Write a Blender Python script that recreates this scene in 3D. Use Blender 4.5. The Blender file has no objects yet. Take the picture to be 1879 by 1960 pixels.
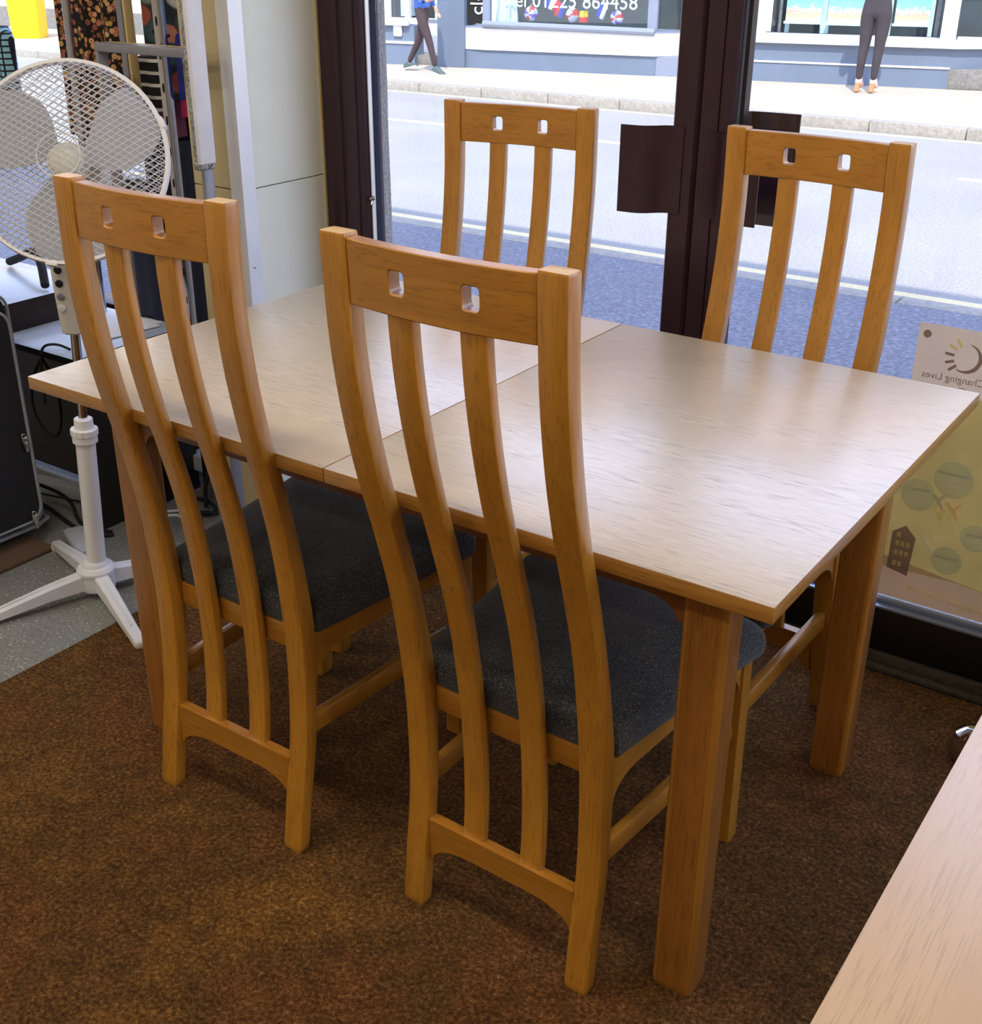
import bpy, bmesh, math, random
from mathutils import Vector, Matrix
from mathutils.noise import noise as mnoise
R=math.radians
random.seed(7)
S=bpy.context.scene; COL=S.collection
# ------------------------------------------------------------ camera
W_,H_=1879,1960
YAW,PITCH,ROLL,FPX,PX,PY=34.688,-25.627,0.3154,2278.16,942.05,978.21
ya,pi_,ro=R(YAW),R(PITCH),R(ROLL)
fw=Vector((-math.sin(ya)*math.cos(pi_),math.cos(ya)*math.cos(pi_),math.sin(pi_)))
rt=Vector((math.cos(ya),math.sin(ya),0)); up=rt.cross(fw)
r2=rt*math.cos(ro)+up*math.sin(ro); u2=-rt*math.sin(ro)+up*math.cos(ro)
cam=bpy.data.cameras.new('camera'); co=bpy.data.objects.new('camera',cam); COL.objects.link(co)
cm=Matrix((r2,u2,-fw)).transposed().to_4x4(); cm.translation=Vector((1.7925,-1.1562,1.4507)); co.matrix_world=cm
cam.sensor_fit='VERTICAL'; cam.sensor_height=24; cam.lens=FPX/H_*24
cam.shift_x=-(PX-W_/2)/H_; cam.shift_y=(PY-H_/2)/H_
cam.clip_start=.05; cam.clip_end=300
S.camera=co
# ------------------------------------------------------------ sky, sun, exposure
S.view_settings.view_transform='Standard'; S.view_settings.look='None'; S.view_settings.exposure=0; S.view_settings.gamma=1
S.view_settings.use_curve_mapping=False
def lin(c):
    return tuple(((x/255)/12.92 if x/255<=.04045 else ((x/255+.055)/1.055)**2.4) for x in c)+(1,)
w=bpy.data.worlds.new('World'); S.world=w; w.use_nodes=True
nt=w.node_tree; nt.nodes.clear()
o=nt.nodes.new('ShaderNodeOutputWorld'); bg=nt.nodes.new('ShaderNodeBackground')
tc=nt.nodes.new('ShaderNodeTexCoord'); sp=nt.nodes.new('ShaderNodeSeparateXYZ'); rp=nt.nodes.new('ShaderNodeValToRGB')
nt.links.new(tc.outputs['Generated'],sp.inputs[0]); nt.links.new(sp.outputs['Z'],rp.inputs[0])
rp.color_ramp.elements[0].color=(.86,.89,1,1); rp.color_ramp.elements[0].position=0
rp.color_ramp.elements[1].color=(.38,.52,.95,1); rp.color_ramp.elements[1].position=.9
nt.links.new(rp.outputs[0],bg.inputs[0]); bg.inputs[1].default_value=SKY=3.7
nt.links.new(bg.outputs[0],o.inputs[0])
sun=bpy.data.lights.new('sun','SUN'); sun.energy=5.8; sun.angle=R(.6); sun.color=(1,.90,.72)
so=bpy.data.objects.new('sun',sun); COL.objects.link(so)
sd=Vector((-.42,.85,-1.25)); so.rotation_euler=sd.to_track_quat('-Z','Y').to_euler()
# ceiling lamps of the shop (each is built with its fitting further down)
LAMPS=[(.2,-.5),(2.3,-.5),(.2,-2.4),(2.3,-2.4),(-1.9,-.9),(4.2,-.9),(-1.9,-2.8)]
LAMP_W=17.5; LAMP_C=(1,.89,.72)
# ------------------------------------------------------------ helpers
def tag(o,label=None,cat=None,group=None,kind=None):
    if label: o['label']=label
    if cat: o['category']=cat
    if group: o['group']=group
    if kind: o['kind']=kind
    return o
def thing(name,label,cat,loc=(0,0,0),rz=0,group=None):
    o=bpy.data.objects.new(name,None); COL.objects.link(o); o.location=loc; o.rotation_euler=(0,0,rz)
    o.empty_display_size=.1
    return tag(o,label,cat,group)
def obj(name,bm,mat,parent=None,smooth=True,ang=32):
    bmesh.ops.recalc_face_normals(bm,faces=bm.faces)
    if smooth:
        for f in bm.faces: f.smooth=True
        for e in bm.edges:
            if len(e.link_faces)==2 and e.calc_face_angle(0)>R(ang): e.smooth=False
    me=bpy.data.meshes.new(name); bm.to_mesh(me); bm.free()
    for m in (mat if isinstance(mat,(list,tuple)) else [mat]): me.materials.append(m)
    o=bpy.data.objects.new(name,me); COL.objects.link(o)
    if parent: o.parent=parent
    return o
def B(): return bmesh.new()
def box(bm,x0,x1,y0,y1,z0,z1,bev=0,seg=2,mtx=None):
    vs=[bm.verts.new((x,y,z)) for x in (x0,x1) for y in (y0,y1) for z in (z0,z1)]
    fs=[bm.faces.new([vs[i] for i in q]) for q in ((0,1,3,2),(4,6,7,5),(0,4,5,1),(2,3,7,6),(0,2,6,4),(1,5,7,3))]
    geo=vs
    if bev>0:
        es=list({e for f in fs for e in f.edges})
        bmesh.ops.recalc_face_normals(bm,faces=fs)
        r=bmesh.ops.bevel(bm,geom=es,offset=bev,segments=seg,profile=.5,affect='EDGES')
        geo=list({v for f in r['faces'] for v in f.verts}|{v for v in vs if v.is_valid})
    if mtx: bmesh.ops.transform(bm,matrix=mtx,verts=geo)
    return geo
def xf(bm,verts,m): bmesh.ops.transform(bm,matrix=m,verts=verts)
def tube(bm,pts,r,n=8,closed=False,caps=True):
    pts=[Vector(p) for p in pts]; N=len(pts); rs=r if isinstance(r,(list,tuple)) else [r]*N
    rings=[]; nrm=None
    for i,p in enumerate(pts):
        if closed: t=(pts[(i+1)%N]-pts[i-1])
        else: t=(pts[min(i+1,N-1)]-pts[max(i-1,0)])
        t.normalize()
        if nrm is None:
            a=Vector((0,0,1)) if abs(t.z)<.9 else Vector((1,0,0)); nrm=t.cross(a).normalized()
        else: nrm=(nrm-t*nrm.dot(t)).normalized()
        b=t.cross(nrm)
        rings.append([bm.verts.new(p+(nrm*math.cos(2*math.pi*k/n)+b*math.sin(2*math.pi*k/n))*rs[i]) for k in range(n)])
    for i in range(N if closed else N-1):
        a,b=rings[i],rings[(i+1)%N]
        for k in range(n): bm.faces.new((a[k],a[(k+1)%n],b[(k+1)%n],b[k]))
    if caps and not closed:
        bm.faces.new(rings[0][::-1]); bm.faces.new(rings[-1])
    return [v for q in rings for v in q]
def lathe(bm,prof,n=24,mtx=None):
    rings=[]
    for r,z in prof:
        rings.append([bm.verts.new((r*math.cos(2*math.pi*k/n),r*math.sin(2*math.pi*k/n),z)) for k in range(n)] if r>1e-6 else [bm.verts.new((0,0,z))])
    for a,b in zip(rings,rings[1:]):
        for k in range(n):
            if len(a)==1 and len(b)==1: continue
            if len(a)==1: bm.faces.new((a[0],b[k],b[(k+1)%n]))
            elif len(b)==1: bm.faces.new((a[k],a[(k+1)%n],b[0]))
            else: bm.faces.new((a[k],a[(k+1)%n],b[(k+1)%n],b[k]))
    vs=[v for q in rings for v in q]
    if mtx: xf(bm,vs,mtx)
    return vs
def prism(bm,poly,axis,a,b,mtx=None):
    def P(u,v,w): return {'x':(w,u,v),'y':(u,w,v),'z':(u,v,w)}[axis]
    A=[bm.verts.new(P(u,v,a)) for u,v in poly]; Bv=[bm.verts.new(P(u,v,b)) for u,v in poly]; n=len(poly)
    bm.faces.new(A); bm.faces.new(Bv[::-1])
    for i in range(n): bm.faces.new((A[i],A[(i+1)%n],Bv[(i+1)%n],Bv[i]))
    if mtx: xf(bm,A+Bv,mtx)
    return A+Bv
def loft(bm,rings,cap=True,closed=False):
    rr=[[bm.verts.new(p) for p in q] for q in rings]; n=len(rr[0])
    for a,b in zip(rr,rr[1:]+([rr[0]] if closed else [])):
        for k in range(n): bm.faces.new((a[k],a[(k+1)%n],b[(k+1)%n],b[k]))
    if cap and not closed: bm.faces.new(rr[0][::-1]); bm.faces.new(rr[-1])
    return [v for q in rr for v in q]
def rrect(hx,hy,r,k=3):
    out=[]
    for sx,sy,a0 in ((1,1,0),(-1,1,90),(-1,-1,180),(1,-1,270)):
        for i in range(k+1):
            a=R(a0+90*i/k); out.append((sx*(hx-r)+r*math.cos(a),sy*(hy-r)+r*math.sin(a)))
    return out
def mir(pts): return pts
def text_mesh(body,size,depth=.0,align='CENTER'):
    c=bpy.data.curves.new('t','FONT'); c.body=body; c.size=size; c.align_x=align; c.align_y='CENTER'; c.extrude=depth; c.resolution_u=3
    o=bpy.data.objects.new('t',c); COL.objects.link(o)
    dg=bpy.context.evaluated_depsgraph_get(); me=bpy.data.meshes.new_from_object(o.evaluated_get(dg))
    bpy.data.objects.remove(o); bpy.data.curves.remove(c); return me
def add_mesh(bm,me,mtx):
    n0=len(bm.verts); bm.from_mesh(me); bm.verts.ensure_lookup_table(); xf(bm,bm.verts[n0:],mtx)
# ------------------------------------------------------------ materials
class N:
    def __init__(s,name):
        s.m=bpy.data.materials.new(name); s.m.use_nodes=True; s.t=s.m.node_tree; s.p=s.t.nodes['Principled BSDF']; s.out=s.t.nodes['Material Output']
    def n(s,ty,**k):
        x=s.t.nodes.new('ShaderNode'+ty)
        for a,b in k.items():
            if a.startswith('i_'):
                kk=a[2:]; kk=int(kk) if kk.isdigit() else kk.replace('_',' ')
                x.inputs[kk].default_value=b
            else: setattr(x,a,b)
        return x
    def l(s,a,b): s.t.links.new(a,b)
    def ramp(s,fac,stops,interp='LINEAR'):
        r=s.n('ValToRGB'); cr=r.color_ramp; cr.interpolation=interp
        while len(cr.elements)<len(stops): cr.elements.new(.5)
        for e,(p,c) in zip(cr.elements,stops): e.position=p; e.color=c if len(c)==4 else tuple(c)+(1,)
        s.l(fac,r.inputs[0]); return r.outputs[0]
    def coords(s,scale,kind='Object'):
        t=s.n('TexCoord'); m=s.n('Mapping'); m.inputs['Scale'].default_value=scale; s.l(t.outputs[kind],m.inputs[0]); return m.outputs[0]
    def noise(s,vec,scale,detail=4,rough=.55,dist=0):
        x=s.n('TexNoise'); x.inputs['Scale'].default_value=scale; x.inputs['Detail'].default_value=detail; x.inputs['Roughness'].default_value=rough; x.inputs['Distortion'].default_value=dist
        s.l(vec,x.inputs['Vector']); return x.outputs['Fac']
    def mix(s,f,a,b,mode='MIX'):
        x=s.n('Mix',data_type='RGBA',blend_type=mode)
        for i,v in ((0,f),(6,a),(7,b)):
            if hasattr(v,'is_output'): s.l(v,x.inputs[i])
            else: x.inputs[i].default_value=v
        return x.outputs[2]
    def bump(s,h,str_=.2,dist=.002):
        b=s.n('Bump'); b.inputs['Strength'].default_value=str_; b.inputs['Distance'].default_value=dist; s.l(h,b.inputs['Height']); s.l(b.outputs[0],s.p.inputs['Normal'])
def plain(name,c,rough=.5,metal=0,spec=.5,var=0,scale=20,bump=0):
    s=N(name); s.p.inputs['Roughness'].default_value=rough; s.p.inputs['Metallic'].default_value=metal; s.p.inputs['Specular IOR Level'].default_value=spec
    c=lin(c)
    v=s.coords((1,1,1)); f=s.noise(v,scale,4)
    k=max(var,.04)
    col=s.ramp(f,[(.3,tuple(x*(1-k) for x in c[:3])),(.7,tuple(min(1,x*(1+k)) for x in c[:3]))]); s.l(col,s.p.inputs['Base Color'])
    if bump: s.bump(f,bump)
    return s.m
def wood(name,c1,c2,axis='z',sc=1,rough=.36,dark=None,coat=.8,pore=.5,spec=.5):
    s=N(name); st=[38*sc]*3; st['xyz'.index(axis)]=2.2*sc
    v=s.coords(st); big=s.noise(v,.8,4,.55,.6); fine=s.noise(v,7,3,.6)
    vs=s.coords((1,1,1)); blot=s.noise(vs,5,3)
    c1,c2=lin(c1),lin(c2)
    col=s.ramp(big,[(.25,c1),(.75,c2)])
    dk=lin(dark) if dark else tuple(x*.62 for x in c1[:3])+(1,)
    pf=s.ramp(fine,[(.36,(pore,)*3),(.47,(0,0,0))])
    col=s.mix(pf,col,dk)
    bl=s.ramp(blot,[(.3,(.88,.86,.84)),(.7,(1.08,1.06,1.04))]); col=s.mix(1.0,col,bl,'MULTIPLY')
    s.l(col,s.p.inputs['Base Color']); s.p.inputs['Roughness'].default_value=rough; s.p.inputs['Coat Weight'].default_value=coat; s.p.inputs['Coat Roughness'].default_value=.22
    s.p.inputs['Specular IOR Level'].default_value=spec
    s.bump(fine,.12,.001)
    return s.m
def endgrain(name,c1,c2):
    s=N(name); t=s.coords((1,1,1)); wv=s.n('TexWave',wave_type='RINGS'); wv.inputs['Scale'].default_value=55; wv.inputs['Distortion'].default_value=1.2
    s.l(t,wv.inputs['Vector']); s.l(s.ramp(wv.outputs[0],[(.3,lin(c1)),(.7,lin(c2))]),s.p.inputs['Base Color']); s.p.inputs['Roughness'].default_value=.4; return s.m
M={}
M['chair_z']=wood('chair_oak_upright',(172,116,36),(192,136,48),'z')
M['chair_x']=wood('chair_oak_cross',(164,108,32),(184,128,44),'x')
M['chair_y']=wood('chair_oak_side',(172,116,38),(192,136,50),'y')
M['leg']=wood('table_leg_veneer',(150,96,34),(166,110,44),'z',sc=1.6,rough=.42,pore=.7)
M['leg_edge']=wood('table_leg_edge',(172,116,42),(186,128,52),'z',sc=1.2,rough=.4,pore=.2)
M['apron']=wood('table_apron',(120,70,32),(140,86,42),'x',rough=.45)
M['edge']=wood('table_edge_lipping',(160,110,44),(184,134,62),'x',sc=1.3,rough=.4,pore=.6)
M['edge_y']=wood('table_edge_lipping_side',(164,116,50),(188,140,72),'y',sc=1.3,rough=.4,pore=.6)
def top_mat(name,c1,c2,pore,axis='x',rough=.3):
    s=N(name); st=[430]*3; st['xyz'.index(axis)]=16
    v=s.coords(st); fine=s.noise(v,1.3,3,.55,.3)
    st2=[16]*3; st2['xyz'.index(axis)]=1.1
    v2=s.coords(st2); big=s.noise(v2,.9,4,.6,1.5)
    col=s.ramp(big,[(.3,lin(c1)),(.7,lin(c2))])
    dens=s.ramp(big,[(.35,(.0,)*3),(.6,(.75,)*3)])
    pf=s.ramp(fine,[(.40,(1,1,1)),(.46,(0,0,0))])
    pf2=s.mix(1.0,pf,dens,'MULTIPLY')
    col=s.mix(pf2,col,lin(pore)); s.l(col,s.p.inputs['Base Color'])
    s.p.inputs['Roughness'].default_value=rough; s.p.inputs['Specular IOR Level'].default_value=1
    s.p.inputs['Coat Weight'].default_value=1; s.p.inputs['Coat Roughness'].default_value=.36; s.p.inputs['Coat IOR'].default_value=1.9
    inv=s.n('Math',operation='SUBTRACT'); inv.inputs[0].default_value=1; s.l(pf2,inv.inputs[1]); s.bump(inv.outputs[0],.35,.0006)
    return s.m
M['top']=top_mat('table_top_oak_laminate',(204,182,148),(214,194,160),(138,112,84))
M['top2']=top_mat('second_table_oak_laminate',(190,156,118),(200,168,130),(174,142,108),'y',.42)
s=N('seat_fabric'); v=s.coords((1,1,1)); f=s.noise(v,420,3,.7); g=s.noise(v,14,3); sx=s.n('TexWave'); sx.inputs['Scale'].default_value=260; sx.inputs['Distortion'].default_value=3; s.l(v,sx.inputs['Vector'])
col=s.ramp(f,[(.36,lin((27,29,30))),(.54,lin((52,54,56))),(.68,lin((124,126,130)))]); s.l(s.mix(1,col,s.ramp(g,[(.3,(.85,)*3),(.7,(1.1,)*3)]),'MULTIPLY'),s.p.inputs['Base Color'])
s.p.inputs['Roughness'].default_value=.95; s.p.inputs['Sheen Weight'].default_value=.12; s.p.inputs['Sheen Roughness'].default_value=.5; s.bump(sx.outputs[0],.35,.0008); M['fabric']=s.m
s=N('brown_carpet'); v=s.coords((1,1,1)); f=s.noise(v,130,7,.82); g=s.noise(v,2.2,7,.72); h=s.noise(v,26,5,.75)
col=s.ramp(f,[(.34,lin((48,31,15))),(.48,lin((96,67,36))),(.60,lin((140,106,64))),(.73,lin((236,208,172)))])
col=s.mix(1,col,s.ramp(g,[(.32,(.58,.50,.46)),(.44,(1.1,.90,.78)),(.53,(.80,.76,.66)),(.66,(1.45,1.32,.92))]),'MULTIPLY'); col=s.mix(1,col,s.ramp(h,[(.3,(.62,)*3),(.7,(1.3,)*3)]),'MULTIPLY')
s.l(col,s.p.inputs['Base Color']); s.p.inputs['Roughness'].default_value=1; s.p.inputs['Specular IOR Level'].default_value=.15; s.bump(f,.9,.004); M['carpet']=s.m
s=N('grey_speckled_vinyl'); v=s.coords((1,1,1)); f=s.noise(v,140,2); g=s.noise(v,3,4)
col=s.mix(1,s.ramp(f,[(.3,lin((116,116,110))),(.62,lin((138,138,132))),(.72,lin((206,206,200)))]),s.ramp(g,[(.3,(.82,.8,.76)),(.7,(1.05,)*3)]),'MULTIPLY'); s.l(col,s.p.inputs['Base Color']); s.p.inputs['Roughness'].default_value=.38; M['vinyl']=s.m
M['panel']=plain('cream_wall_panel',(228,230,218),.45,var=.015,scale=6)
M['panel_edge']=plain('yellowed_panel_edge',(205,180,120),.5)
M['tan']=plain('cream_wall_panel_shade_side',(196,180,140),.55,var=.03,scale=5)  # same cream cladding, with the shade of the pillar's front face painted in
M['trim']=plain('brushed_white_trim',(226,228,232),.3,.25,var=.05,scale=9)
M['wall']=plain('painted_shop_wall',(205,195,178),.7,var=.03)
M['ceil']=plain('ceiling_paint',(235,232,224),.8)
M['frame']=plain('dark_maroon_aluminium',(58,38,48),.36,.25,var=.1,scale=30)
M['frame_dk']=plain('dark_frame_groove',(26,20,24),.5)
M['black']=plain('black_painted_rail',(14,13,14),.45)
M['strip']=plain('worn_floor_strip',(66,60,50),.55,var=.4,scale=60)
M['alu']=plain('silver_glazing_bead',(150,165,190),.3,.6)
M['white']=plain('white_plastic',(224,224,228),.4)
M['offwhite']=plain('ivory_plastic',(214,212,204),.45)
M['chrome']=plain('chrome',(205,205,210),.12,1)
M['wire']=plain('white_guard_wire',(214,214,218),.4)
M['blk']=plain('black_fabric',(20,20,24),.85,var=.2,scale=80)
M['navy']=plain('navy_cloth',(28,34,56),.9,var=.1,scale=60)
M['blackcloth']=plain('black_cloth',(16,15,19),.95,var=.15,scale=60)
M['desk']=plain('black_desk_laminate',(20,18,18),.4)
M['desktop']=plain('white_desk_top_blue_reflection',(190,205,230),.28,var=.03,scale=12)  # white top with the window's bluish reflection put into its colour
M['fascia']=plain('dark_brown_fascia',(44,34,32),.55,var=.15,scale=50)
M['greymetal']=plain('grey_powder_coat',(140,140,148),.4,.2)
M['greyl']=plain('pale_grey_plastic',(176,180,186),.5)
M['zip']=plain('grey_piping',(150,152,156),.5)
M['steel']=plain('steel_zip_pull',(190,186,176),.25,.9)
M['bluecl']=plain('light_blue_cloth',(120,170,230),.9,var=.08)
M['royal']=plain('royal_blue_cloth',(38,52,140),.9,var=.1)
M['pink']=plain('pink_cloth',(196,40,104),.9)
M['mauve']=plain('mauve_cloth',(134,76,110),.9,var=.15)
M['whitecl']=plain('white_cloth',(215,222,232),.9)
M['paper']=plain('white_paper',(228,232,240),.7)
M['yellow']=plain('yellow_plastic',(240,205,20),.5)
M['brownmat']=plain('brown_rug',(96,72,54),1,var=.25,scale=200,bump=.5)
def glass(name,tint=(.96,.98,1),r=0.0,frac=.06):
    s=N(name); s.t.nodes.remove(s.p); tr=s.n('BsdfTransparent'); tr.inputs[0].default_value=tint+(1,); gl=s.n('BsdfGlossy'); gl.inputs['Roughness'].default_value=r
    lw_=s.n('LayerWeight'); lw_.inputs[0].default_value=.5; pw=s.n('Math',operation='POWER'); pw.inputs[1].default_value=5; s.l(lw_.outputs['Facing'],pw.inputs[0]); fr=s.n('Math',operation='MULTIPLY_ADD'); fr.inputs[1].default_value=.9; fr.inputs[2].default_value=.03; s.l(pw.outputs[0],fr.inputs[0]); mx=s.n('MixShader'); s.l(fr.outputs[0],mx.inputs[0]); s.l(tr.outputs[0],mx.inputs[1]); s.l(gl.outputs[0],mx.inputs[2]); s.l(mx.outputs[0],s.out.inputs[0]); return s.m
M['glass']=glass('clear_window_glass')
# outdoor materials
def asphalt(name,a,b,c,sc=90,bump=.3):
    s=N(name); v=s.coords((1,1,1)); f=s.noise(v,sc,3,.7); g=s.noise(v,1.1,4)
    s.l(s.mix(1,s.ramp(f,[(.3,lin(a)),(.55,lin(b)),(.75,lin(c))]),s.ramp(g,[(.3,(.92,)*3),(.7,(1.04,)*3)]),'MULTIPLY'),s.p.inputs['Base Color']); s.p.inputs['Roughness'].default_value=.9; s.bump(f,bump,.004); return s.m
M['road']=asphalt('road_tarmac',(130,130,126),(152,151,147),(182,180,174),60)
M['pave']=asphalt('near_pavement_tarmac',(92,94,104),(122,124,132),(156,158,164),45)
M['pave2']=asphalt('far_pavement',(164,154,136),(180,170,152),(194,184,166),20,.1)
M['kerb']=asphalt('kerb_concrete',(138,134,124),(158,153,143),(172,168,158),30,.1)
M['yline']=asphalt('yellow_road_paint',(214,196,146),(226,210,162),(238,224,182),40,.1)
M['yline2']=asphalt('faded_yellow_road_paint',(196,176,132),(214,192,146),(226,206,164),20,.1)
M['wline']=asphalt('white_road_paint',(205,205,200),(222,222,218),(235,235,232),40,.1)
M['render']=asphalt('grey_pebble_render',(116,114,108),(146,144,138),(176,174,166),120,1)
M['sgrey']=plain('blue_grey_shopfront_paint',(104,118,138),.6,var=.05,scale=3)
M['sgrey2']=plain('mid_grey_window_paint',(130,138,156),.5)
M['swhite']=plain('white_shopfront_paint',(232,230,228),.6,var=.02)
M['scream']=plain('cream_render',(226,208,176),.8,var=.05,scale=2)
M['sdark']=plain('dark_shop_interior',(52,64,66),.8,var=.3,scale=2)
M['step']=asphalt('stone_step',(110,108,104),(130,128,124),(150,148,142),20,.1)
M['brick']=plain('upper_facade_brick',(170,132,112),.85,var=.15,scale=8)
M['skin']=plain('skin',(214,160,134),.5)
M['hair']=plain('dark_hair',(50,34,26),.7)
M['trou']=plain('dark_brown_trousers',(64,50,54),.85,var=.12,scale=9)
M['trou2']=plain('charcoal_trousers',(58,52,58),.85,var=.12,scale=9)
M['hoodie']=plain('blue_hoodie',(74,114,190),.9,var=.08,scale=8)
M['topb']=plain('dark_plum_top',(48,44,54),.9,var=.1,scale=8)
M['shoe']=plain('grey_green_trainer',(78,92,92),.7)
M['pinkshoe']=plain('pale_pink_sandal',(232,196,190),.5)
M['heel']=plain('tan_block_heel',(206,128,84),.5)
M['red']=plain('red_plastic',(208,44,44),.4); M['purple']=plain('purple_plastic',(120,80,190),.5)
M['blueb']=plain('bright_blue',(40,70,190),.5)
M['mint']=plain('pale_mint_cloth',(196,226,222),.9,var=.05)
# ------------------------------------------------------------ shop shell
YW=1.181
def st(name,bm,mat,parent=None,smooth=True):
    o=obj(name,bm,mat,parent,smooth)
    if not parent: o['kind']='structure'
    return o
bm=B(); box(bm,-3.6,6,-4.6,1.2,-.12,-.008); st('floor',bm,M['vinyl'])
bm=B(); box(bm,-.305,4.6,-3.6,1.149,-.0079,0.0,.002); c=obj('carpet',bm,M['carpet']); tag(c,'brown short-pile carpet under the dining table, meeting grey speckled vinyl','carpet')
bm=B(); box(bm,-3.6,6,-4.6,1.2,2.75,2.85); st('ceiling',bm,M['ceil'])
bm=B(); box(bm,-3.7,-3.6,-4.6,1.2,-.1,2.85); st('wall_left',bm,M['wall'])
bm=B(); box(bm,6,6.1,-4.6,1.2,-.1,2.85); st('wall_right',bm,M['wall'])
bm=B(); box(bm,-3.7,6.1,-4.7,-4.6,-.1,2.85); st('wall_back',bm,M['wall'])
# shopfront above and around the glass (its mass casts the shade on the near side of the street)
bm=B(); box(bm,-12,12,1.19,1.5,2.45,5.27); st('wall_front',bm,M['brick'])
bm=B(); box(bm,-3.7,6.1,1.25,9.0-7.5,-.25,.0); st('trim_1',bm,M['render'])
# pillar between the two windows: cladding panels, corner trim, grey render outside
PX0=-.352
bm=B()
box(bm,-.52,PX0-.012,.898,1.17,-.008,2.75); st('wall_pillar',bm,M['wall'])
pl=bpy.data.objects['wall_pillar']
for z0,z1 in ((-.006,.904),(.9065,1.82),(1.8225,2.74)):
    bm=B(); box(bm,PX0-.012,PX0,.905,1.178,z0,z1,.0012,1); obj('cladding_panel',bm,M['panel'],pl)
    bm=B(); box(bm,-.52,PX0-.03,.886,.898,z0,z1,.0012,1); o=obj('cladding_panel',bm,M['tan'],pl)  # front-face cladding uses the shaded copy of the cream colour
bm=B(); box(bm,PX0-.001,PX0+.002,1.172,1.179,0,2.74); obj('edge_strip',bm,M['panel_edge'],pl)
bm=B(); prism(bm,[(PX0+.004,.925),(PX0+.004,.882),(PX0-.008,.878),(PX0-.032,.878),(PX0-.032,.884),(PX0-.006,.888),(PX0-.002,.925)],'z',-.005,2.74); o=obj('corner_trim',bm,M['trim'],pl); tag(o,'brushed pale metal corner trim')
bm=B()
for z in (.72,1.55,2.2): lathe(bm,[(0,.0),(.0035,0),(.0035,.0018),(0,.0024)],10,Matrix.Translation((PX0+.004,.9,z))@Matrix.Rotation(R(90),4,'Y'))
obj('screw',bm,M['steel'],pl)
bm=B(); box(bm,-.56,-.241,1.238,1.305,-.25,2.6); v=[x for x in bm.verts]
bmesh.ops.subdivide_edges(bm,edges=bm.edges[:],cuts=24,use_grid_fill=True)
for q in bm.verts:
    if q.co.x>-.26: q.co.x+=mnoise(q.co*14)*.005+mnoise(q.co*45)*.003
st('wall_jamb',bm,M['render'])
# window frame: maroon aluminium door set
fr=thing('window_1',None,None); fr['kind']='structure'
def fbar(name,x0,x1,z0,z1,y0=YW,y1=YW+.05,mat='frame',bev=.003,par=None):
    bm=B(); box(bm,x0,x1,y0,y1,z0,z1,bev); return obj(name,bm,M[mat],par or fr)
ZB,ZT=.0,2.45
bm=B(); prism(bm,[(-.350,1.184),(-.345,1.176),(-.322,1.172),(-.312,1.186),(-.300,1.190),(-.290,1.180),(-.262,1.172),(-.236,1.172),(-.232,1.177),(-.228,1.172),(-.214,1.174),(-.206,1.19),(-.206,1.235),(-.350,1.235)],'z',ZB,ZT); obj('jamb_frame',bm,M['frame'],fr,True)
bm=B(); box(bm,-.206,-.203,1.186,1.20,.15,ZT); obj('glazing_bead',bm,M['trim'],fr)
bm=B(); box(bm,-.2035,-.2005,1.200,1.222,.15,ZT); obj('glazing_gasket',bm,M['navy'],fr)
bm=B(); lathe(bm,[(0,0),(.006,0),(.007,.004),(.003,.012),(0,.013)],10,Matrix.Translation((-.2,1.186,.86))@Matrix.Rotation(R(90),4,'X')); tube(bm,[(-.2,1.184,.86),(-.2,1.178,.845)],.003); obj('latch',bm,M['steel'],fr)
# meeting stiles
bm=B(); prism(bm,[(.626,1.186),(.63,1.181),(.676,1.181),(.680,1.186),(.6835,1.19),(.6835,1.235),(.626,1.235)],'z',.0,ZT); obj('stile',bm,M['frame'],fr)
bm=B(); prism(bm,[(.6855,1.19),(.689,1.181),(.727,1.181),(.729,1.185),(.731,1.181),(.7555,1.181),(.7595,1.186),(.7595,1.235),(.6855,1.235)],'z',.0,ZT); obj('stile',bm,M['frame'],fr)
bm=B(); box(bm,.683,.686,1.195,1.235,0,ZT); obj('meeting_gasket',bm,M['frame_dk'],fr)
bm=B(); box(bm,.7595,.764,1.2,1.225,.15,ZT); obj('glazing_bead',bm,M['alu'],fr)
bm=B(); box(bm,.764,.772,1.205,1.23,.15,ZT); obj('glazing_gasket',bm,M['frame_dk'],fr)
# bottom rails, sill bead, floor strip
for x0,x1,nm in ((-.206,.6258,'bottom_rail'),(.7597,5.6,'bottom_rail')):
    bm=B(); box(bm,x0,x1,1.181,1.235,.035,.140,.003); obj(nm,bm,M['black'],fr)
    bm=B(); box(bm,x0,x1,1.176,1.20,.140,.146,.001); box(bm,x0,x1,1.196,1.212,.146,.155,.001); obj('glazing_bead',bm,M['alu'],fr)
bm=B(); box(bm,-.206,5.6,1.150,1.181,0.0,.012,.002); box(bm,-.206,5.6,1.165,1.181,.012,.035,.001); obj('floor_strip',bm,M['strip'],fr)
bm=B(); box(bm,-.35,5.6,1.181,1.235,-.008,.035); obj('threshold',bm,M['black'],fr)
bm=B(); box(bm,2.6,2.72,1.17,1.235,0,ZT); obj('stile',bm,M['frame'],fr)
bm=B(); box(bm,-.35,5.72,1.172,1.24,2.38,2.45); obj('head_rail',bm,M['frame'],fr)
for x0,x1 in ((-.196,.628),(.766,2.65),(2.67,5.6)):  # unseen glass extended to the right to bring in more daylight
    bm=B(); box(bm,x0,x1,1.214,1.218,.146,2.38); obj('pane',bm,M['glass'],fr,False)
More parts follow.
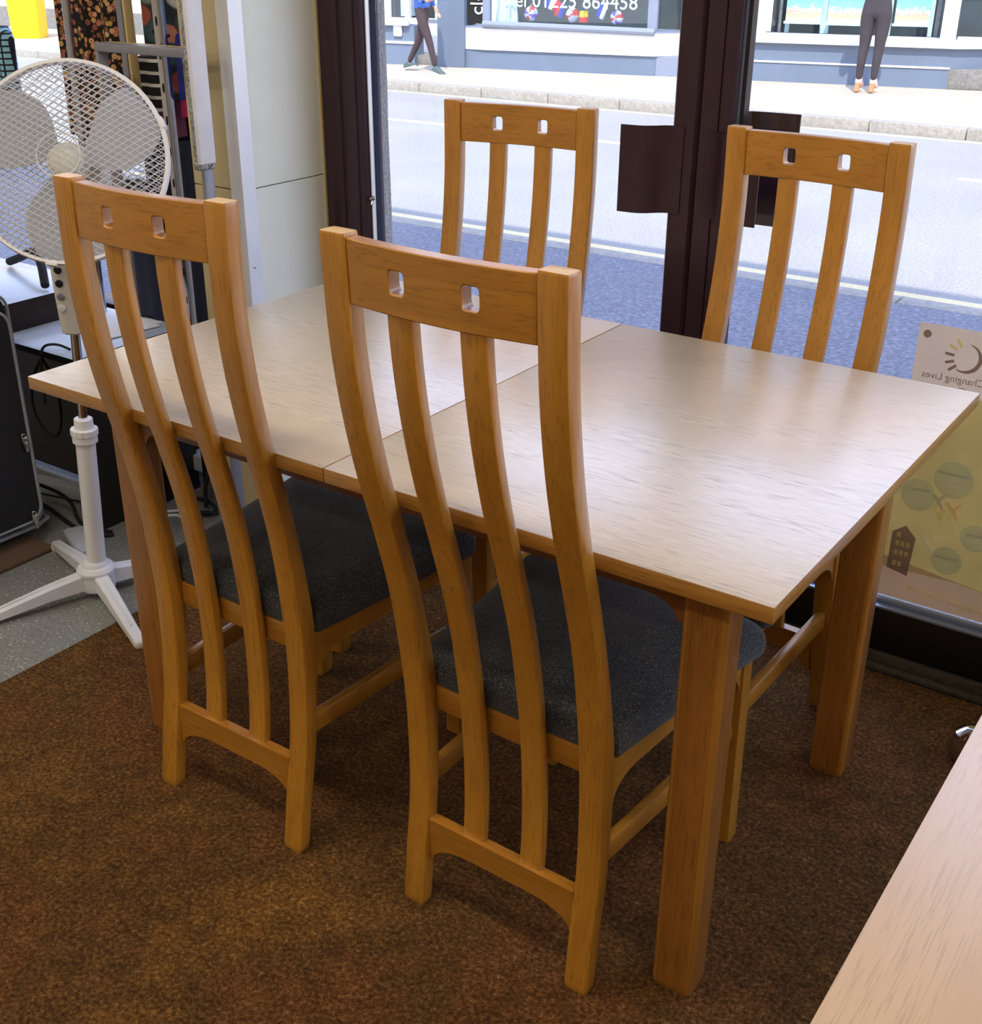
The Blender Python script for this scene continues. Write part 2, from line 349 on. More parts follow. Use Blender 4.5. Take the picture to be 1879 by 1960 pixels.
# bent plate handles
def plate(xs,ys,z0,z1,lab,side=1):
    poly=[(x,y) for x,y in zip(xs,ys)]+[(x,y+.003) for x,y in zip(xs[::-1],ys[::-1])]
    bm=B(); prism(bm,poly,'z',z0,z1); return obj('pull_plate',bm,M['frame'],fr)
plate([.532,.570,.582,.594,.606,.618,.634,.655],[1.130,1.133,1.137,1.145,1.157,1.169,1.176,1.178],.925,1.105,'')
plate([.707,.728,.740,.750,.760,.770,.80,.842],[1.178,1.174,1.166,1.156,1.149,1.146,1.146,1.146],.925,1.10,'')
plate([.73,.75,.765,.80,.868],[1.237,1.245,1.262,1.268,1.270],.905,1.135,'')
# left window beyond the pillar (shop corner display)
w2=thing('window_2',None,None); w2['kind']='structure'
bm=B(); box(bm,-3.6,-.52,1.17,1.235,-.1,.40); obj('stall_riser',bm,M['black'],w2)
bm=B(); box(bm,-3.6,-.52,1.16,1.24,.40,.415,.002); obj('window_sill',bm,M['frame'],w2)
bm=B(); box(bm,-3.6,-.52,1.2,1.204,.415,2.45); obj('pane',bm,M['glass'],w2,False)
bm=B(); box(bm,-3.6,-.52,1.17,1.235,2.38,2.45); obj('head_rail',bm,M['frame'],w2)
bm=B(); box(bm,5.72,6.1,1.19,1.26,-.1,2.45); st('wall_front_right',bm,M['wall'])
# ceiling light fittings
for i,(x,y) in enumerate(LAMPS):
    t=thing('ceiling_light','long white fluorescent ceiling light fitting of the shop','ceiling light',(x,y,2.75),0,'ceiling lights of the shop')
    bm=B(); box(bm,-.62,.62,-.1,.1,-.06,0,.006); obj('housing',bm,M['white'],t)
    l=bpy.data.lights.new('ceiling_lamp','AREA'); l.shape='RECTANGLE'; l.size=1.2; l.size_y=.16; l.energy=LAMP_W; l.color=LAMP_C
    lo=bpy.data.objects.new('ceiling_lamp',l); COL.objects.link(lo); lo.parent=t; lo.location=(0,0,-.065)
# ------------------------------------------------------------ dining table
L,W,HT=1.3847,.8905,.76
ix,iy,sx,sy=.0888,.0931,.066,.056
tb=thing('dining_table','long light-oak dining table in the middle with four chairs around it','table',(0,0,0))
SE=.4985*L; TH=.0235; Y0=.004
def toppiece(x0,x1):
    bm=B(); box(bm,x0,x1,Y0+.0015,W-.0015,HT-.0012,HT,.0004,1)
    o=obj('table_leaf_surface',bm,M['top'],None)
    return o
for i,(x0,x1) in enumerate(((0,SE-.0007),(SE+.0007,L))):
    bm=B(); box(bm,x0,x1,Y0,W,HT-TH,HT,.0018,2); lf=obj('table_leaf',bm,[M['top'],M['edge'],M['edge_y']],tb)
    for f in lf.data.polygons:
        n=f.normal
        f.material_index=0 if n.z>.8 else (2 if abs(n.x)>.6 else 1)
lw=.006
for cx,sgx in ((ix,1),(L-ix,-1)):
    for cy,sgy in ((iy,1),(W-iy,-1)):
        bm=B(); x0,x1=sorted((cx,cx+sgx*sx)); y0,y1=sorted((cy,cy+sgy*sy))
        c=Vector(((x0+x1)/2,(y0+y1)/2,0)); ring=rrect((x1-x0)/2,(y1-y0)/2,.0085,3)
        rings=[]
        for z,k in ((0,.93),(.004,.985),(.012,1),(.735,1)):
            rings.append([(c.x+a*k,c.y+b*k,z) for a,b in ring])
        loft(bm,rings); lg=obj('leg',bm,[M['leg'],M['leg_edge']],tb)
        for f in lg.data.polygons:
            n=f.normal
            if max(abs(n.x),abs(n.y),abs(n.z))<.985: f.material_index=1
# aprons with curved brackets at their ends
def apron(u0,u1,axis,v0,v1,mat):
    zt,zb=.7355,.665
    pts=[(u0,zt),(u0,zb-.0)]; n=6
    q=[(u0,zb-.03)]+[(u0+.012+.05*(1-math.cos(R(90*i/n))),zb-.03+.03*math.sin(R(90*i/n))) for i in range(n+1)]
    q2=[(u1-(x-u0),z) for x,z in q[::-1]]
    poly=[(u0,zt)]+q+q2+[(u1,zt)]
    bm=B(); prism(bm,poly,axis,v0,v1); obj('apron',bm,mat,tb)
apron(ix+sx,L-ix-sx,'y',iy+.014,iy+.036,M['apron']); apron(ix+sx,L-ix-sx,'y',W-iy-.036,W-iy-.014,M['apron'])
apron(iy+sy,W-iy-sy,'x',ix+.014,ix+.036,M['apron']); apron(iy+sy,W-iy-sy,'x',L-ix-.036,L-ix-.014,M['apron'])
# ------------------------------------------------------------ dining chairs
NZ=[0,.1,.2,.3,.4,.5,.6,.7,.8,.9,1.0,1.1352]
NY=[-.0273,-.0146,0,.0046,.0027,-.0066,-.0214,-.0450,-.0715,-.0913,-.1026,-.1061]
CH,HC,Z1,Z2=1.1352,1.0488,.1714,.0983
WT,WB,PW,BOW=.1801,.1800,.0413,.0123
def cr(xs,ys,x):
    if x<=xs[0]: return ys[0]
    if x>=xs[-1]: return ys[-1]
    i=max(k for k in range(len(xs)) if xs[k]<=x); i=min(i,len(xs)-2)
    h=xs[i+1]-xs[i]; t=(x-xs[i])/h
    def m(k):
        if k==0: return (ys[1]-ys[0])/(xs[1]-xs[0])
        if k==len(xs)-1: return (ys[-1]-ys[-2])/(xs[-1]-xs[-2])
        return (ys[k+1]-ys[k-1])/(xs[k+1]-xs[k-1])
    return (2*t**3-3*t*t+1)*ys[i]+(t**3-2*t*t+t)*h*m(i)+(-2*t**3+3*t*t)*ys[i+1]+(t**3-t*t)*h*m(i+1)
yp=lambda z: cr(NZ,NY,z)
dep=lambda z: .0255+.003*z+(.007*math.exp(-((z-.42)/.12)**2))
HW=WT-PW
bowf=lambda x: BOW*(1-(x/HW)**2)
FZ=-.004
def chair(name,label,x,y,rz,tx,ty,cushion_label=None):
    t=thing(name,label,'chair',(x,y,0),R(rz),'matching oak dining chairs with charcoal seats')
    tx,ty=math.tan(R(tx)),math.tan(R(ty))
    def fin(nm,bm,mat,par=t):
        for v in bm.verts: v.co.x+=v.co.z*tx; v.co.y+=v.co.z*ty
        return obj(nm,bm,mat,par)
    # rear legs run up into the back posts
    for s in (-1,1):
        bm=B(); rings=[]
        zs=[0,.004,.012]+[.012+(CH-.016)*i/40 for i in range(1,41)]+[CH-.0015,CH]
        for z in zs:
            d=dep(z); a,b=yp(z),yp(z)+d; xo=WT; hx=PW/2
            k=.90 if z==0 else (.97 if z==.004 else (.955 if z==CH else (.985 if z==CH-.0015 else 1)))
            cx=s*(xo-hx); cy=(a+b)/2
            rings.append([(cx+p*k,cy+q*k,z) for p,q in rrect(hx,d/2,.0042,2)])
        loft(bm,rings); o=fin('rear_leg',bm,[M['chair_z'],M['chair_end']])
        for f in o.data.polygons:
            if f.normal.z>.9 and f.center.z>1: f.material_index=1
    # crest rail with two rounded square cut-outs
    bm=B(); hs,hz,hw,hh,hr=.0541,1.0903,.0120,.0142,.0050; zt,zb=CH-.0045,HC; th=.021
    xsn=[]; xs=[-HW+.0005]
    for c in (-hs,hs):
        a=[c-hw+hr*(1-math.cos(R(90*i/4))) for i in range(5)]; b=[2*c-v for v in a[::-1]]
        xs+= [xs[-1]+(a[0]-xs[-1])*k/4 for k in range(1,4)]+a+[(a[-1]+b[0])/2]+b
    xs+=[xs[-1]+(HW-.0005-xs[-1])*k/4 for k in range(1,5)]
    def half(x):
        for c in (-hs,hs):
            d=abs(x-c)
            if d<=hw+1e-6:
                e=d-(hw-hr)
                return hh if e<=0 else hh-hr+math.sqrt(max(0,hr*hr-e*e))
        return hh-hr
    cols=[]
    for xx in xs:
        h=half(xx); cl=[]
        for z in (zb,hz-h,hz+h,zt):
            yy=yp(z)+.0035-bowf(xx)
            cl.append((bm.verts.new((xx,yy,z)),bm.verts.new((xx,yy+th,z))))
        cols.append(cl)
    def ish(xm): return any(abs(xm-c)<hw for c in (-hs,hs))
    for i in range(len(cols)-1):
        a,b=cols[i],cols[i+1]; hole=ish((xs[i]+xs[i+1])/2)
        for k in range(3):
            if k==1 and hole: continue
            for sd_ in (0,1): bm.faces.new((a[k][sd_],b[k][sd_],b[k+1][sd_],a[k+1][sd_]))
        for k in (0,3): bm.faces.new((a[k][0],a[k][1],b[k][1],b[k][0]))
        if hole:
            for k in (1,2): bm.faces.new((a[k][0],a[k][1],b[k][1],b[k][0]))
            if not ish((xs[i]+xs[i-1])/2): bm.faces.new((a[1][0],a[2][0],a[2][1],a[1][1]))
            if not ish((xs[i+1]+xs[min(i+2,len(xs)-1)])/2): bm.faces.new((b[1][0],b[2][0],b[2][1],b[1][1]))
    for a in (cols[0],cols[-1]):
        for k in range(3): bm.faces.new((a[k][0],a[k+1][0],a[k+1][1],a[k][1]))
    o=fin('crest_rail',bm,M['chair_x'])
    bv=o.modifiers.new('edge','BEVEL'); bv.width=.0016; bv.segments=2; bv.limit_method='ANGLE'; bv.angle_limit=R(50)
    # back slats
    for s in (-1,1):
        bm=B(); rings=[]
        for i in range(31):
            z=Z1+.0002+(HC+.0002-Z1)*i/30; cx=s*(.0545); tt=(z-Z1)/(HC-Z1)
            yy=yp(z)+.006-bowf(.054)*min(1,tt*1.0)+.002*(1-tt)
            rings.append([(cx+p,yy+.0085+q,z) for p,q in rrect(.0194,.0085,.003,2)])
        loft(bm,rings); fin('back_slat',bm,M['chair_z'])
    # lower back rail, arched underneath
    def arch(u0,u1,z_top,z_end,z_mid,run,n=6):
        pts=[(u0,z_top),(u0,z_end)]
        pts+=[(u0+.006+run*(1-math.cos(R(90*i/n))),z_end+(z_mid-z_end)*math.sin(R(90*i/n))) for i in range(n+1)]
        m=[(u0+u1-x,z) for x,z in pts[::-1]]
        return pts+m
    bm=B(); prism(bm,arch(-(WB-PW)+.0004,WB-PW-.0004,Z1,Z2-.008,Z2+.027,.075),'y',yp(.14)+.006,yp(.14)+.025); fin('lower_back_rail',bm,M['chair_x'])
    bm=B(); box(bm,-(WB-PW)+.0004,WB-PW-.0004,.030,.046,.370,.414,.002); fin('rear_seat_rail',bm,M['chair_x'])
    # side rails with curved ends, front rail
    ys0,ys1=.0335,.418
    for s in (-1,1):
        bm=B(); poly=arch(ys0,ys1,.414,.328,.370,.06); vs=prism(bm,poly,'x',-.0095,.0095)
        for v in bm.verts: v.co.x+= s*(.166+(.186-.166)*(v.co.y-ys0)/(ys1-ys0))
        fin('side_rail',bm,M['chair_y'])
        bm=B(); vs=box(bm,-.0085,.0085,.030,.420,.214,.250,.0025)
        for v in bm.verts: v.co.x+= s*(.160+(.182-.160)*(v.co.y-.03)/.39); v.co.z+=.012*(.25-v.co.y)*0
        fin('stretcher',bm,M['chair_y'])
        bm=B(); rings=[]
        for z,k in ((0,.9),(.004,.97),(.012,1),(.2,1.04),(.33,1.12),(.413,1.2)):
            hx=.0165*k
            rings.append([(s*(.2-.0165*1.0)+p-(s*.0165*(k-1)*1),.433+q,z) for p,q in rrect(hx,.0175,.004,2)])
        loft(bm,rings); fin('front_leg',bm,M['chair_z'])
    bm=B(); prism(bm,arch(-.164,.164,.414,.335,.368,.04),'y',.422,.441); fin('front_rail',bm,M['chair_x'])
    # seat pad
    bm=B()
    out=[(-.136,.004),(-.07,-.004),(0,-.006),(.07,-.004),(.136,.004),(.1375,.034),(.1825,.036)]
    out+=[(.196,.18),(.209,.32)]
    cxr,cyr,rr_=.198,.406,.034
    out+=[(cxr+rr_*math.cos(R(a)),cyr+rr_*math.sin(R(a))) for a in (0,20,45,70,90)]
    out+=[(.09,.446),(0,.449)]
    out+=[(-a,b) for a,b in out[::-1][1:] if not (abs(a)<1e-9)]
    # remove duplicated rear points mirrored from the right half
    seen=[];
    for q in out:
        if not any(abs(q[0]-k[0])<1e-6 and abs(q[1]-k[1])<1e-6 for k in seen): seen.append(q)
    right=[q for q in seen if q[0]>1e-9]; right_sorted=[(0,.0285),(.07,.0285),(.130,.030),(.1375,.037),(.1825,.039),(.199,.18),(.216,.32)]+[(cxr+rr_*math.cos(R(a)),cyr+rr_*math.sin(R(a))) for a in (0,20,45,70,90)]+[(.09,.443),(0,.445)]
    loop=right_sorted+[(-a,b) for a,b in right_sorted[::-1][1:-1]]
    cy0=.22; rings=[]
    for k,z in ((.985,.4145),(1.0,.420),(1.004,.432),(1.0,.443),(.975,.455),(.93,.464),(.83,.472),(.66,.478),(.4,.482),(.15,.483)):
        rr=[]
        for a,b in loop:
            kk=k
            rr.append((a*kk,cy0+(b-cy0)*kk,z+(.0012*math.sin(a*17+1)*math.cos(b*9) if k<.9 else 0)))
        rings.append(rr)
    loft(bm,rings)
    o=fin('seat_cushion',bm,M['fabric']); tag(o,'charcoal woven seat cushion')
    return t
M['chair_end']=endgrain('chair_oak_end_grain',(214,178,124),(188,142,86))
chair('dining_chair','oak dining chair with its back turned, left of the nearest chair, by the white fan',.4139,.0160,.07,.03,1.9)
chair('dining_chair','oak dining chair nearest the viewer, back turned, beside the near right table leg',.9857,.0380,-1.42,-.19,-1.55)
chair('dining_chair','oak dining chair across the table, the left one of the two facing the viewer',.3317,.9935,187.32,.457,.293)
chair('dining_chair','oak dining chair across the table, right of the two, in front of the door stiles',1.0134,.9506,175.53,1.226,.60)
# ------------------------------------------------------------ second table, bottom right
t=thing('dining_table','second oak table cut off at the bottom right corner of the view','table',(0,0,0))
bm=B(); box(bm,1.633,2.4,-.78,.52,.727,.75,.0015,2); o=obj('table_top',bm,[M['top2'],M['edge_y']],t)
for f in o.data.polygons: f.material_index=0 if f.normal.z>.8 else 1
for x in (1.74,2.3):
    for y in (-.7,.44):
        bm=B(); loft(bm,[[(x+a*k,y+b*k,z) for a,b in rrect(.03,.03,.006)] for z,k in ((0,.95),(.01,1),(.727,1))]); obj('leg',bm,M['leg'],t)
bm=B(); lathe(bm,[(0,.0),(.03,.0),(.036,.01),(.038,.03),(.03,.06),(.012,.075),(0,.078)],24,Matrix.Translation((1.478,.945,0))); o=obj('chrome_knob',bm,M['chrome']); tag(o,'small round shiny metal object on the carpet behind the second table','ornament')
# ------------------------------------------------------------ pedestal fan
FX,FY=-.460,.398
fan=thing('pedestal_fan','white pedestal fan with a round mesh guard standing on a cross base','fan',(FX,FY,0))
TL=.055; lean=Vector((r2.x*TL,r2.y*TL,0))
def fp(z,dx=0,dy=0): return Vector((lean.x*z+dx,lean.y*z+dy,z))
def leanm(z): return Matrix.Translation(fp(z))@Vector((0,0,1)).rotation_difference(Vector((lean.x,lean.y,1)).normalized()).to_matrix().to_4x4()
legs=[(.294,-.116),(-.290,.090),(-.100,-.292),(.100,.285)]
for lx,ly in legs:
    l=math.hypot(lx,ly); ang=math.atan2(ly,lx); m=Matrix.Rotation(ang,4,'Z'); bm=B()
    prof=[]
    for u,zt_,zb_,hw_ in ((.03,.060,.022,.017),(.12,.048,.020,.016),(.24,.026,.008,.014),(l-.012,.018,.003,.013),(l,.014,.004,.009)):
        z0=zb_-.004; prof.append([(u,-hw_,z0),(u,hw_,z0),(u,hw_,zt_-.003),(u,hw_-.003,zt_),(u,-hw_+.003,zt_),(u,-hw_,zt_-.003)])
    vs=loft(bm,prof)
    vs+=tube(bm,[(.075,0,.0555),(.16,0,.0425),(.25,0,.0265)],[.0022,.0022,.0022],6)
    xf(bm,bm.verts[:],m); lg=obj('leg',bm,M['white'],fan)
    bm=B(); lathe(bm,[(0,-.0078),(.015,-.0078),(.0165,-.003),(.0165,.004),(.014,.008),(0,.009)],14,Matrix.Translation((lx*.965,ly*.965,.0079 if lx>.2 else 0))); obj('rubber_foot',bm,M['offwhite'],lg)
bm=B(); lathe(bm,[(0,.012),(.040,.012),(.042,.018),(.042,.055),(.046,.058),(.046,.064),(.040,.072),(.032,.074),(.030,.082),(.026,.086),(0,.086)],32); obj('base_hub',bm,M['white'],fan)
bm=B(); tube(bm,[fp(.08),fp(.425)],.0225,24); obj('lower_pole',bm,M['white'],fan)
bm=B(); lathe(bm,[(.0225,-.03),(.0285,-.028),(.0285,-.012),(.030,-.010),(.030,.004),(.022,.006),(.021,.028),(.018,.030),(0,.030)],28,leanm(.425)); 
for k in range(14):
    a=2*math.pi*k/14; v=box(bm,.029,.0312,-.0016,.0016,-.011,.004); xf(bm,v,leanm(.425)@Matrix.Rotation(a,4,'Z'))
obj('height_collar',bm,M['white'],fan)
bm=B(); tube(bm,[fp(.44),fp(.70)],.0105,20); obj('upper_pole',bm,M['chrome'],fan)
# control housing
f2=Vector((-fw.x,-fw.y,0)).normalized(); s2=Vector((r2.x,r2.y,0)).normalized()
bm=B(); rings=[]
for z,hx,hy,oy in ((.658,.018,.018,0),(.662,.024,.024,0),(.70,.027,.027,.002),(.76,.031,.030,.004),(.83,.034,.032,.006),(.90,.034,.036,.004),(.97,.028,.034,0)):
    rings.append([tuple(fp(z)+s2*a+f2*(b+oy)) for a,b in rrect(hx,hy,min(hx,hy)*.6,4)])
loft(bm,rings); body=obj('control_housing',bm,M['offwhite'],fan)
for i,(z,mat) in enumerate(((.808,'blk'),(.778,'blk'),(.749,'greymetal'),(.722,'white'))):
    q=fp(z)+f2*(.0355-.0016*i)-s2*(.012)
    bm=B(); lathe(bm,[(0,-.004),(.0085,-.004),(.0085,.003),(.0065,.006),(0,.007)],16,Matrix.Translation(q)@Vector((0,0,1)).rotation_difference(f2).to_matrix().to_4x4()); obj('button',bm,M[mat],body)
# head: guard, blades, motor, facing the viewer
HCn=Vector((-.318,.36,1.0612))+r2*.020-u2*.016-Vector((FX,FY,0)); ax=(-fw).normalized()
RG=.2020
HM=Matrix((r2,u2,ax)).transposed().to_4x4(); HM.translation=HCn
def dome(r,front): 
    d=1-(r/RG)**2; d=max(0,d)
    return (.050*d**.55) if front else -(.062*d**.5)
def guard(front):
    bm=B(); nsp=.0112
    for ang in (R(-27),R(38)):
        ca,sa=math.cos(ang),math.sin(ang); k=int(RG/nsp)
        for i in range(-k,k+1):
            off=i*nsp; half=math.sqrt(max(0,(RG-.003)**2-off**2))
            if half<.02: continue
            n=max(6,int(half*2/.022)); pts=[]
            for j in range(n+1):
                tq=-math.cos(math.pi*j/n)*half; x=tq*ca-off*sa; y=tq*sa+off*ca
                pts.append((x,y,dome(math.hypot(x,y),front)+(.0006 if ang>0 else 0)))
            tube(bm,pts,.00095,4,caps=False)
    if front:
        for rr in (.043,):
            tube(bm,[(rr*math.cos(2*math.pi*k/32),rr*math.sin(2*math.pi*k/32),dome(rr,True)) for k in range(32)],.0013,5,closed=True)
    xf(bm,bm.verts[:],HM); o=obj('front_guard' if front else 'rear_guard',bm,M['wire'],fan); o['kind']='stuff'; return o
guard(True); guard(False)
bm=B(); ring=[]
for k in range(72):
    a=2*math.pi*k/72; ring.append([((RG+p)*math.cos(a),(RG+p)*math.sin(a),q) for p,q in ((-.004,-.008),(.003,-.008),(.005,0),(.003,.008),(-.004,.008))])
loft(bm,ring,cap=False,closed=True)
for a in (R(22),R(140),R(262)): v=box(bm,RG-.002,RG+.008,-.012,.012,-.010,.010,.002); xf(bm,v,Matrix.Rotation(a,4,'Z'))
xf(bm,bm.verts[:],HM); obj('guard_rim',bm,M['white'],fan)
# blades
def blade(a0):
    bm=B(); rows=[]
    n=9
    for i in range(n):
        r=.030+(.195-.030)*i/(n-1); wd=R(30+34*math.sin(math.pi*min(1,(i+1.5)/(n+1)))); ce=R(14)*i/(n-1); row=[]
        for j in range(7):
            u=j/6-.5; a=a0+ce+u*wd*1.15; row.append((r*math.cos(a),r*math.sin(a),-.004-.030*u*(1-.25*i/n)-.006*math.cos(u*3)))
        rows.append(row)
    top=[[bm.verts.new(p) for p in q] for q in rows]; bot=[[bm.verts.new((p[0],p[1],p[2]-.0022)) for p in q] for q in rows]
    for g,fl in ((top,0),(bot,1)):
        for a,b in zip(g,g[1:]):
            for k in range(6): bm.faces.new((a[k],a[k+1],b[k+1],b[k]))
    per=[(0,k) for k in range(7)]+[(i,6) for i in range(1,n)]+[(n-1,k) for k in range(5,-1,-1)]+[(i,0) for i in range(n-2,0,-1)]
    for (a,b),(c_,d) in zip(per,per[1:]+per[:1]): bm.faces.new((top[a][b],top[c_][d],bot[c_][d],bot[a][b]))
    xf(bm,bm.verts[:],HM); return obj('blade',bm,M['blade'],fan,ang=60)
s=N('translucent_white_blade'); s.p.inputs['Base Color'].default_value=lin((205,208,216)); s.p.inputs['Roughness'].default_value=.35
trn=s.n('BsdfTranslucent'); trn.inputs[0].default_value=lin((214,218,226)); mx=s.n('MixShader'); mx.inputs[0].default_value=.45; s.l(s.p.outputs[0],mx.inputs[1]); s.l(trn.outputs[0],mx.inputs[2]); s.l(mx.outputs[0],s.out.inputs[0]); M['blade']=s.m
for a in (R(20),R(140),R(260)): blade(a)
bm=B(); lathe(bm,[(0,.026),(.018,.025),(.029,.020),(.033,.012),(.036,.012),(.039,.002),(.040,-.018),(0,-.02)],28); xf(bm,bm.verts[:],HM); obj('blade_hub',bm,M['offwhite'],fan)
bm=B(); lathe(bm,[(0,-.05),(.05,-.052),(.052,-.07),(.050,-.12),(.038,-.145),(0,-.15)],28); xf(bm,bm.verts[:],HM)
obj('motor_housing',bm,M['offwhite'],fan)
bm=B(); a=HCn-ax*.10; tube(bm,[tuple(fp(.95)),tuple((fp(.95)+a)/2+Vector((0,0,.0))),tuple(a)],[.022,.022,.02],14); obj('tilt_joint',bm,M['offwhite'],fan)
# ------------------------------------------------------------ black desk with raised display step
dk=thing('display_desk','low black desk with a pale reflecting top behind the fan','desk',(0,0,0))
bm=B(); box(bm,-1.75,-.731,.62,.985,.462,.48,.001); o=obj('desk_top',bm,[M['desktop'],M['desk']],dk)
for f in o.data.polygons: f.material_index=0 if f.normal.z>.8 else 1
for x0,x1 in ((-.753,-.733),(-1.74,-1.72)):
    bm=B(); box(bm,x0,x1,.625,.98,-.008,.462,.001); obj('side_panel',bm,M['desk'],dk)
bm=B(); box(bm,-1.72,-.75,.79,.81,.02,.462); obj('back_panel',bm,M['desk'],dk)
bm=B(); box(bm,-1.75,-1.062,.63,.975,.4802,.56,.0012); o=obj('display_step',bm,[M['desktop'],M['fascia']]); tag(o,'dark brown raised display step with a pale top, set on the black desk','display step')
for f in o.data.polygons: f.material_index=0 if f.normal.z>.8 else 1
for i,(x,y,a) in enumerate(((-.915,.885,4),(-.90,.87,-6))):
    bm=B(); v=box(bm,-.11,.11,-.085,.085,0,.0012+.001*i); xf(bm,v,Matrix.Translation((x,y,.4803+.0022*i))@Matrix.Rotation(R(a),4,'Z')); o=obj('paper_sheet',bm,M['paper'])
    tag(o,'white paper sheet lying %s on the black desk'%('under another sheet' if i==0 else 'askew on top of another sheet'),'paper','papers on the desk')
def cable(name,pts,r,mat,label,cat='cable',group='cables by the desk'):
    # smooth the polyline
    P=[Vector(p) for p in pts]
    for _ in range(3):
        Q=[P[0]]
        for a,b in zip(P,P[1:]): Q+=[a*.75+b*.25,a*.25+b*.75]
        P=Q+[P[-1]]
    bm=B(); tube(bm,P,r,8); o=obj(name,bm,M[mat]); tag(o,label,cat,group); return o
cable('cable',[(-1.42,.93,.573),(-1.34,.92,.60),(-1.24,.90,.64),(-1.16,.86,.62),(-1.10,.82,.573)],.012,'blk','thick black strap looping over the display step')
cable('cable',[(-.80,.66,.485),(-.83,.64,.502),(-.86,.612,.495),(-.865,.608,.42),(-.86,.60,.34)],.0035,'blk','thin black lead hanging over the front edge of the desk')
cable('cable',[(-1.07,.76,.40),(-1.13,.74,.30),(-1.12,.73,.20),(-1.05,.74,.14),(-1.0,.74,.22),(-1.02,.75,.33),(-1.07,.75,.39)],.004,'blk','black cable loop hanging in the dark opening under the desk')
cable('cable',[(-1.20,.60,.001),(-1.0,.63,.004),(-.86,.60,-.001),(-.76,.58,-.002),(-.70,.60,-.002),(-.68,.62,-.002)],.0055,'blk','black cable lying along the floor between suitcase and desk')
cable('cable',[(-1.05,.55,.11),(-.98,.62,.07),(-.90,.66,.03),(-.80,.60,-.001),(-.70,.63,-.003)],.005,'blk','black cable sagging down from the suitcase to the floor')
cable('cable',[(-.66,.66,-.003),(-.62,.70,.02),(-.60,.76,.03),(-.58,.80,-.003),(-.64,.84,-.003),(-.68,.80,-.003)],.004,'whitecl','short white lead on the floor at the corner of the desk')
for i,(pts,lab) in enumerate((([(-.60,.95,.30),(-.59,.93,.22),(-.59,.92,.14),(-.62,.90,.06),(-.60,.88,.0)],'black cable dropping behind the desk beside the grey stand'),
  ([(-.70,.90,.24),(-.62,.915,.19),(-.54,.92,.16),(-.53,.90,.12)],'black cable crossing over the power strip'),
  ([(-.66,.86,.0),(-.58,.84,.0),(-.55,.88,.0),(-.62,.91,.01),(-.69,.87,.01),(-.60,.82,.01),(-.53,.86,.01)],'tangled black cable coil on the floor under the table'))):
    cable('cable',pts,.006,'blk',lab)
bm=B(); box(bm,-.76,-.47,.965,1.03,.05,.10,.006); t=obj('power_strip',bm,M['greyl']); tag(t,'pale bluish-grey box under the window behind the cables','power strip')
bm=B(); box(bm,-.018,.018,-.004,.004,-.006,.006,.003); xf(bm,bm.verts[:],Matrix.Translation((-.515,.905,.145))@Matrix.Rotation(R(35),4,'Y')@Matrix.Rotation(R(30),4,'Z')); o=obj('cable_tag',bm,M['yellow']); tag(o,'small yellow tag on the black cables under the table','tag')
bm=B(); prof=rrect(.055,.02,.015,4); rings=[[(u,a*1.0,b*k+.012) for a,b in rrect(.028*k,.018*k,.008,3)] for u,k in ((-.07,.75),(-.05,1),(.03,1),(.06,.85),(.075,.5))]
vs=loft(bm,rings); xf(bm,bm.verts[:],Matrix.Translation((-.70,.528,0))@Matrix.Rotation(R(-22),4,'Z')); o=obj('rack_foot',bm,M['greyl']); tag(o,'grey moulded plastic foot on the vinyl floor behind the fan base','foot')
bm=B(); v=box(bm,-.1,.1,-.022,.022,0,.04,.008); xf(bm,v,Matrix.Translation((-1.02,.70,.0))@Matrix.Rotation(R(12),4,'Z')); o=obj('rack_foot',bm,M['greyl']); tag(o,'pale plastic foot on the floor in the shadow under the desk','foot')
# ------------------------------------------------------------ suitcase
sc_=thing('suitcase','upright black fabric suitcase with grey piping at the left edge','suitcase',(0,0,0))
def rbody(x0,x1,y0,y1,z0,z1,r,k=5):
    bm=B(); cy,cz=(y0+y1)/2,(z0+z1)/2; ring=rrect((y1-y0)/2,(z1-z0)/2,r,k)
    rings=[]
    for x,s_ in ((x0,.96),(x0+.012,1),(x1-.02,1),(x1-.006,.985),(x1,.955)): rings.append([(x,cy+a*(1-(1-s_)*1),cz+b*(1-(1-s_)*.7)) for a,b in ring])
    loft(bm,rings); return bm
bm=rbody(-1.12,-.845,.14,.528,.035,.66,.04); obj('shell',bm,M['blk'],sc_)
bm=rbody(-.846,-.800,.165,.500,.06,.63,.04); obj('front_pocket',bm,M['blk'],sc_)
for x,ins,nm in ((-.845,0,0),(-.803,.03,1)):
    ring=rrect(.194-ins,.3125-ins,.04,5); bm=B(); tube(bm,[(x,.334+a,.3475+b) for a,b in ring],.0042,6,closed=True); obj('piping',bm,M['zip'],sc_)
def pull(y,z,a):
    bm=B(); v=box(bm,-.003,.003,-.006,.006,-.03,0,.002); v+=box(bm,-.005,.003,-.008,.008,-.004,.012,.002); v+=tube(bm,[(0,.005*math.cos(t_),.015+.006*math.sin(t_)) for t_ in [i*math.pi/5 for i in range(10)]],.0016,5,closed=True)
    xf(bm,bm.verts[:],Matrix.Translation((-.792,y,z))@Matrix.Rotation(R(a),4,'X')); obj('zip_pull',bm,M['steel'],sc_)
pull(.480,.29,6); pull(.470,.075,4)
for y in (.18,.48):
    bm=B(); lathe(bm,[(0,-.012),(.02,-.012),(.024,-.006),(.024,.006),(.02,.012),(0,.012)],16,Matrix.Translation((-.90,y,.0165))@Matrix.Rotation(R(90),4,'Y')); obj('wheel',bm,M['blk'],sc_)
bm=B(); tube(bm,[(-.83,.12,.034),(-.83,.5,.034),(-.845,.54,.036),(-.9,.545,.036)],.006,8); obj('base_rail',bm,M['zip'],sc_)
